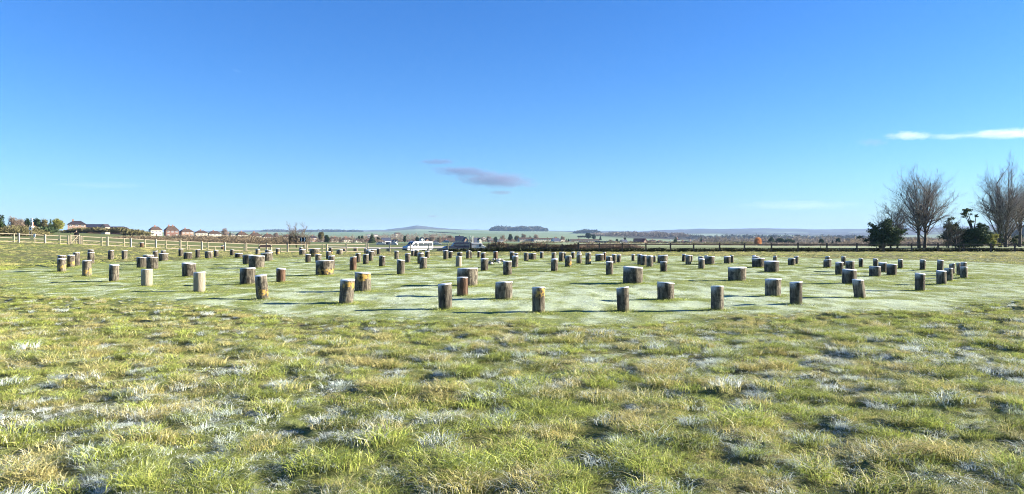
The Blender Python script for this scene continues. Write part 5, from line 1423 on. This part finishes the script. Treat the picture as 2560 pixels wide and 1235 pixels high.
# pale gravel track beyond the fence
def strip_px(name, pts, mat, label):
    v = []; f = []
    for px, ya, yb in pts:
        for yy in (ya, yb):
            x = at(px, yy); v.append((x, yy, zg(x, yy) + .06))
    for k in range(len(pts) - 1): f.append((2 * k, 2 * k + 2, 2 * k + 3, 2 * k + 1))
    tag(obj(name, mesh_data(name, v, f, mat)), label, kind='structure')
strip_px('track', [(820 + 12 * i, 175 + 1.5 * i, 190 + 2.2 * i) for i in range(26)], simple('pale_gravel', (.50, .46, .38), (.40, .36, .30), 2, coord='Object'), 'pale gravel track beyond the fence left of the camper van')
# ------------------------------------------------------------------ clouds
def cloud(px0, px1, py0, py1, D, dens, label, seed, col=(1, 1, 1), sharp=1.0, tilt=0.0, absorb=0.0):
    s = D / FPX
    cx_, cz_ = at((px0 + px1) / 2, D), zpy((py0 + py1) / 2, D)
    v, f = blob(1, 1, 1, 3, 24, 14, 0.0)
    m = bpy.data.materials.new('cloud_vapour'); m.use_nodes = True; n = m.node_tree; n.nodes.clear()
    o_ = N(n, 'ShaderNodeOutputMaterial'); pv = N(n, 'ShaderNodeVolumePrincipled')
    tc = N(n, 'ShaderNodeTexCoord').outputs['Object']
    ln = N(n, 'ShaderNodeVectorMath', operation='LENGTH'); n.links.new(tc, ln.inputs[0])
    nz = noise_tex(n, 2.2, 6, .68, vec=tc, mapscale=(1.6, 1.0, .75))
    mp = [x for x in n.nodes if x.bl_idname == 'ShaderNodeMapping'][0]; mp.inputs['Location'].default_value = (seed * 3.1, 0, seed)
    d = mth(n, 'SUBTRACT', mth(n, 'ADD', 1.0 - .15, mth(n, 'MULTIPLY', mth(n, 'SUBTRACT', nz, .5), 1.5)), ln.outputs['Value'])
    d = mrange(n, d, 0.0, .55)
    n.links.new(mth(n, 'MULTIPLY', d, dens), pv.inputs['Density'])
    pv.inputs['Color'].default_value = (*col, 1); pv.inputs['Anisotropy'].default_value = .1
    pv.inputs['Absorption Color'].default_value = (absorb, absorb, absorb, 1)
    n.links.new(pv.outputs[0], o_.inputs['Volume'])
    o = obj('cloud', mesh_data('cloud', v, f, m), None, (cx_, D, cz_))
    hx = (px1 - px0) / 2 * s
    o.scale = (hx, max(hx * .5, 150), (py1 - py0) / 2 * s)
    o.rotation_euler = (0, tilt, 0)
    tag(o, label, 'cloud')
    return o
D = 9000
cloud(2196, 2350, 325, 354, D, .0022, 'bright white lens-shaped cloud on the upper right, left one of a joined pair', 1)
cloud(2290, 2470, 331, 351, D, .0010, 'thin pale streak joining the two bright white clouds', 11)
cloud(2375, 2660, 319, 350, D, .0017, 'long bright white cloud touching the right edge', 2)
cloud(2130, 2235, 342, 370, D, .0010, 'faint grey wisp left of the bright white cloud', 9, col=(.5, .5, .6))
cloud(1030, 1160, 394, 415, D, .0040, 'small grey-mauve cloud, uppermost of the central group', 3, col=(.22, .25, .40), tilt=-.02)  # grey and mauve vapour: the clouds' shade is put into their colour
cloud(1050, 1260, 412, 444, D, .0038, 'flat grey-mauve cloud in the centre, left and above the largest', 4, col=(.22, .25, .40), tilt=.04)
cloud(1110, 1372, 422, 476, D, .0042, 'largest grey-mauve cloud low in the middle of the sky', 5, col=(.27, .29, .43), tilt=.05)
cloud(1215, 1292, 474, 489, D, .0036, 'tiny grey cloud just below the largest mauve cloud', 6, col=(.25, .25, .35))
cloud(1062, 1102, 537, 544, D, .003, 'tiny dark sliver of cloud close above the blue hill', 7, col=(.25, .25, .33))
cloud(1800, 2200, 496, 530, D, .00022, 'pale long streak of cloud low over the right hand hills', 8)
cloud(100, 420, 452, 474, D, .00012, 'very faint pale streak of cloud low on the left', 12)
cloud(578, 606, 175, 179, D, .0006, 'short thin white vapour trail high on the left', 10)
GROUPS = {'house': 'houses of the village', 'tree': 'trees beyond the fences', 'cloud': 'clouds', 'car': 'cars beyond the fence', 'bollard': 'timber bollards beyond the fence',
          'fence': 'timber fences round the field', 'barn': 'barns on the left rise', 'bush': 'bare bushes behind the fences', 'van': 'white vans'}
for o in list(COL.objects):
    if o.parent is None and o.get('category') in GROUPS and 'group' not in o: o['group'] = GROUPS[o['category']]
# ------------------------------------------------------------------ haze
m = bpy.data.materials.new('haze'); m.use_nodes = True; n = m.node_tree; n.nodes.clear()
o_ = N(n, 'ShaderNodeOutputMaterial'); pv = N(n, 'ShaderNodeVolumePrincipled')
pv.inputs['Density'].default_value = HAZE
pv.inputs['Color'].default_value = (.38, .58, .95, 1)
pv.inputs['Anisotropy'].default_value = .0
n.links.new(pv.outputs[0], o_.inputs['Volume'])
MBH = MB().box(-17500, 17500, -200, 18500, -19.5, 178)
tag(MBH.build('haze', m), 'thin blue morning haze over the valley', kind='stuff')
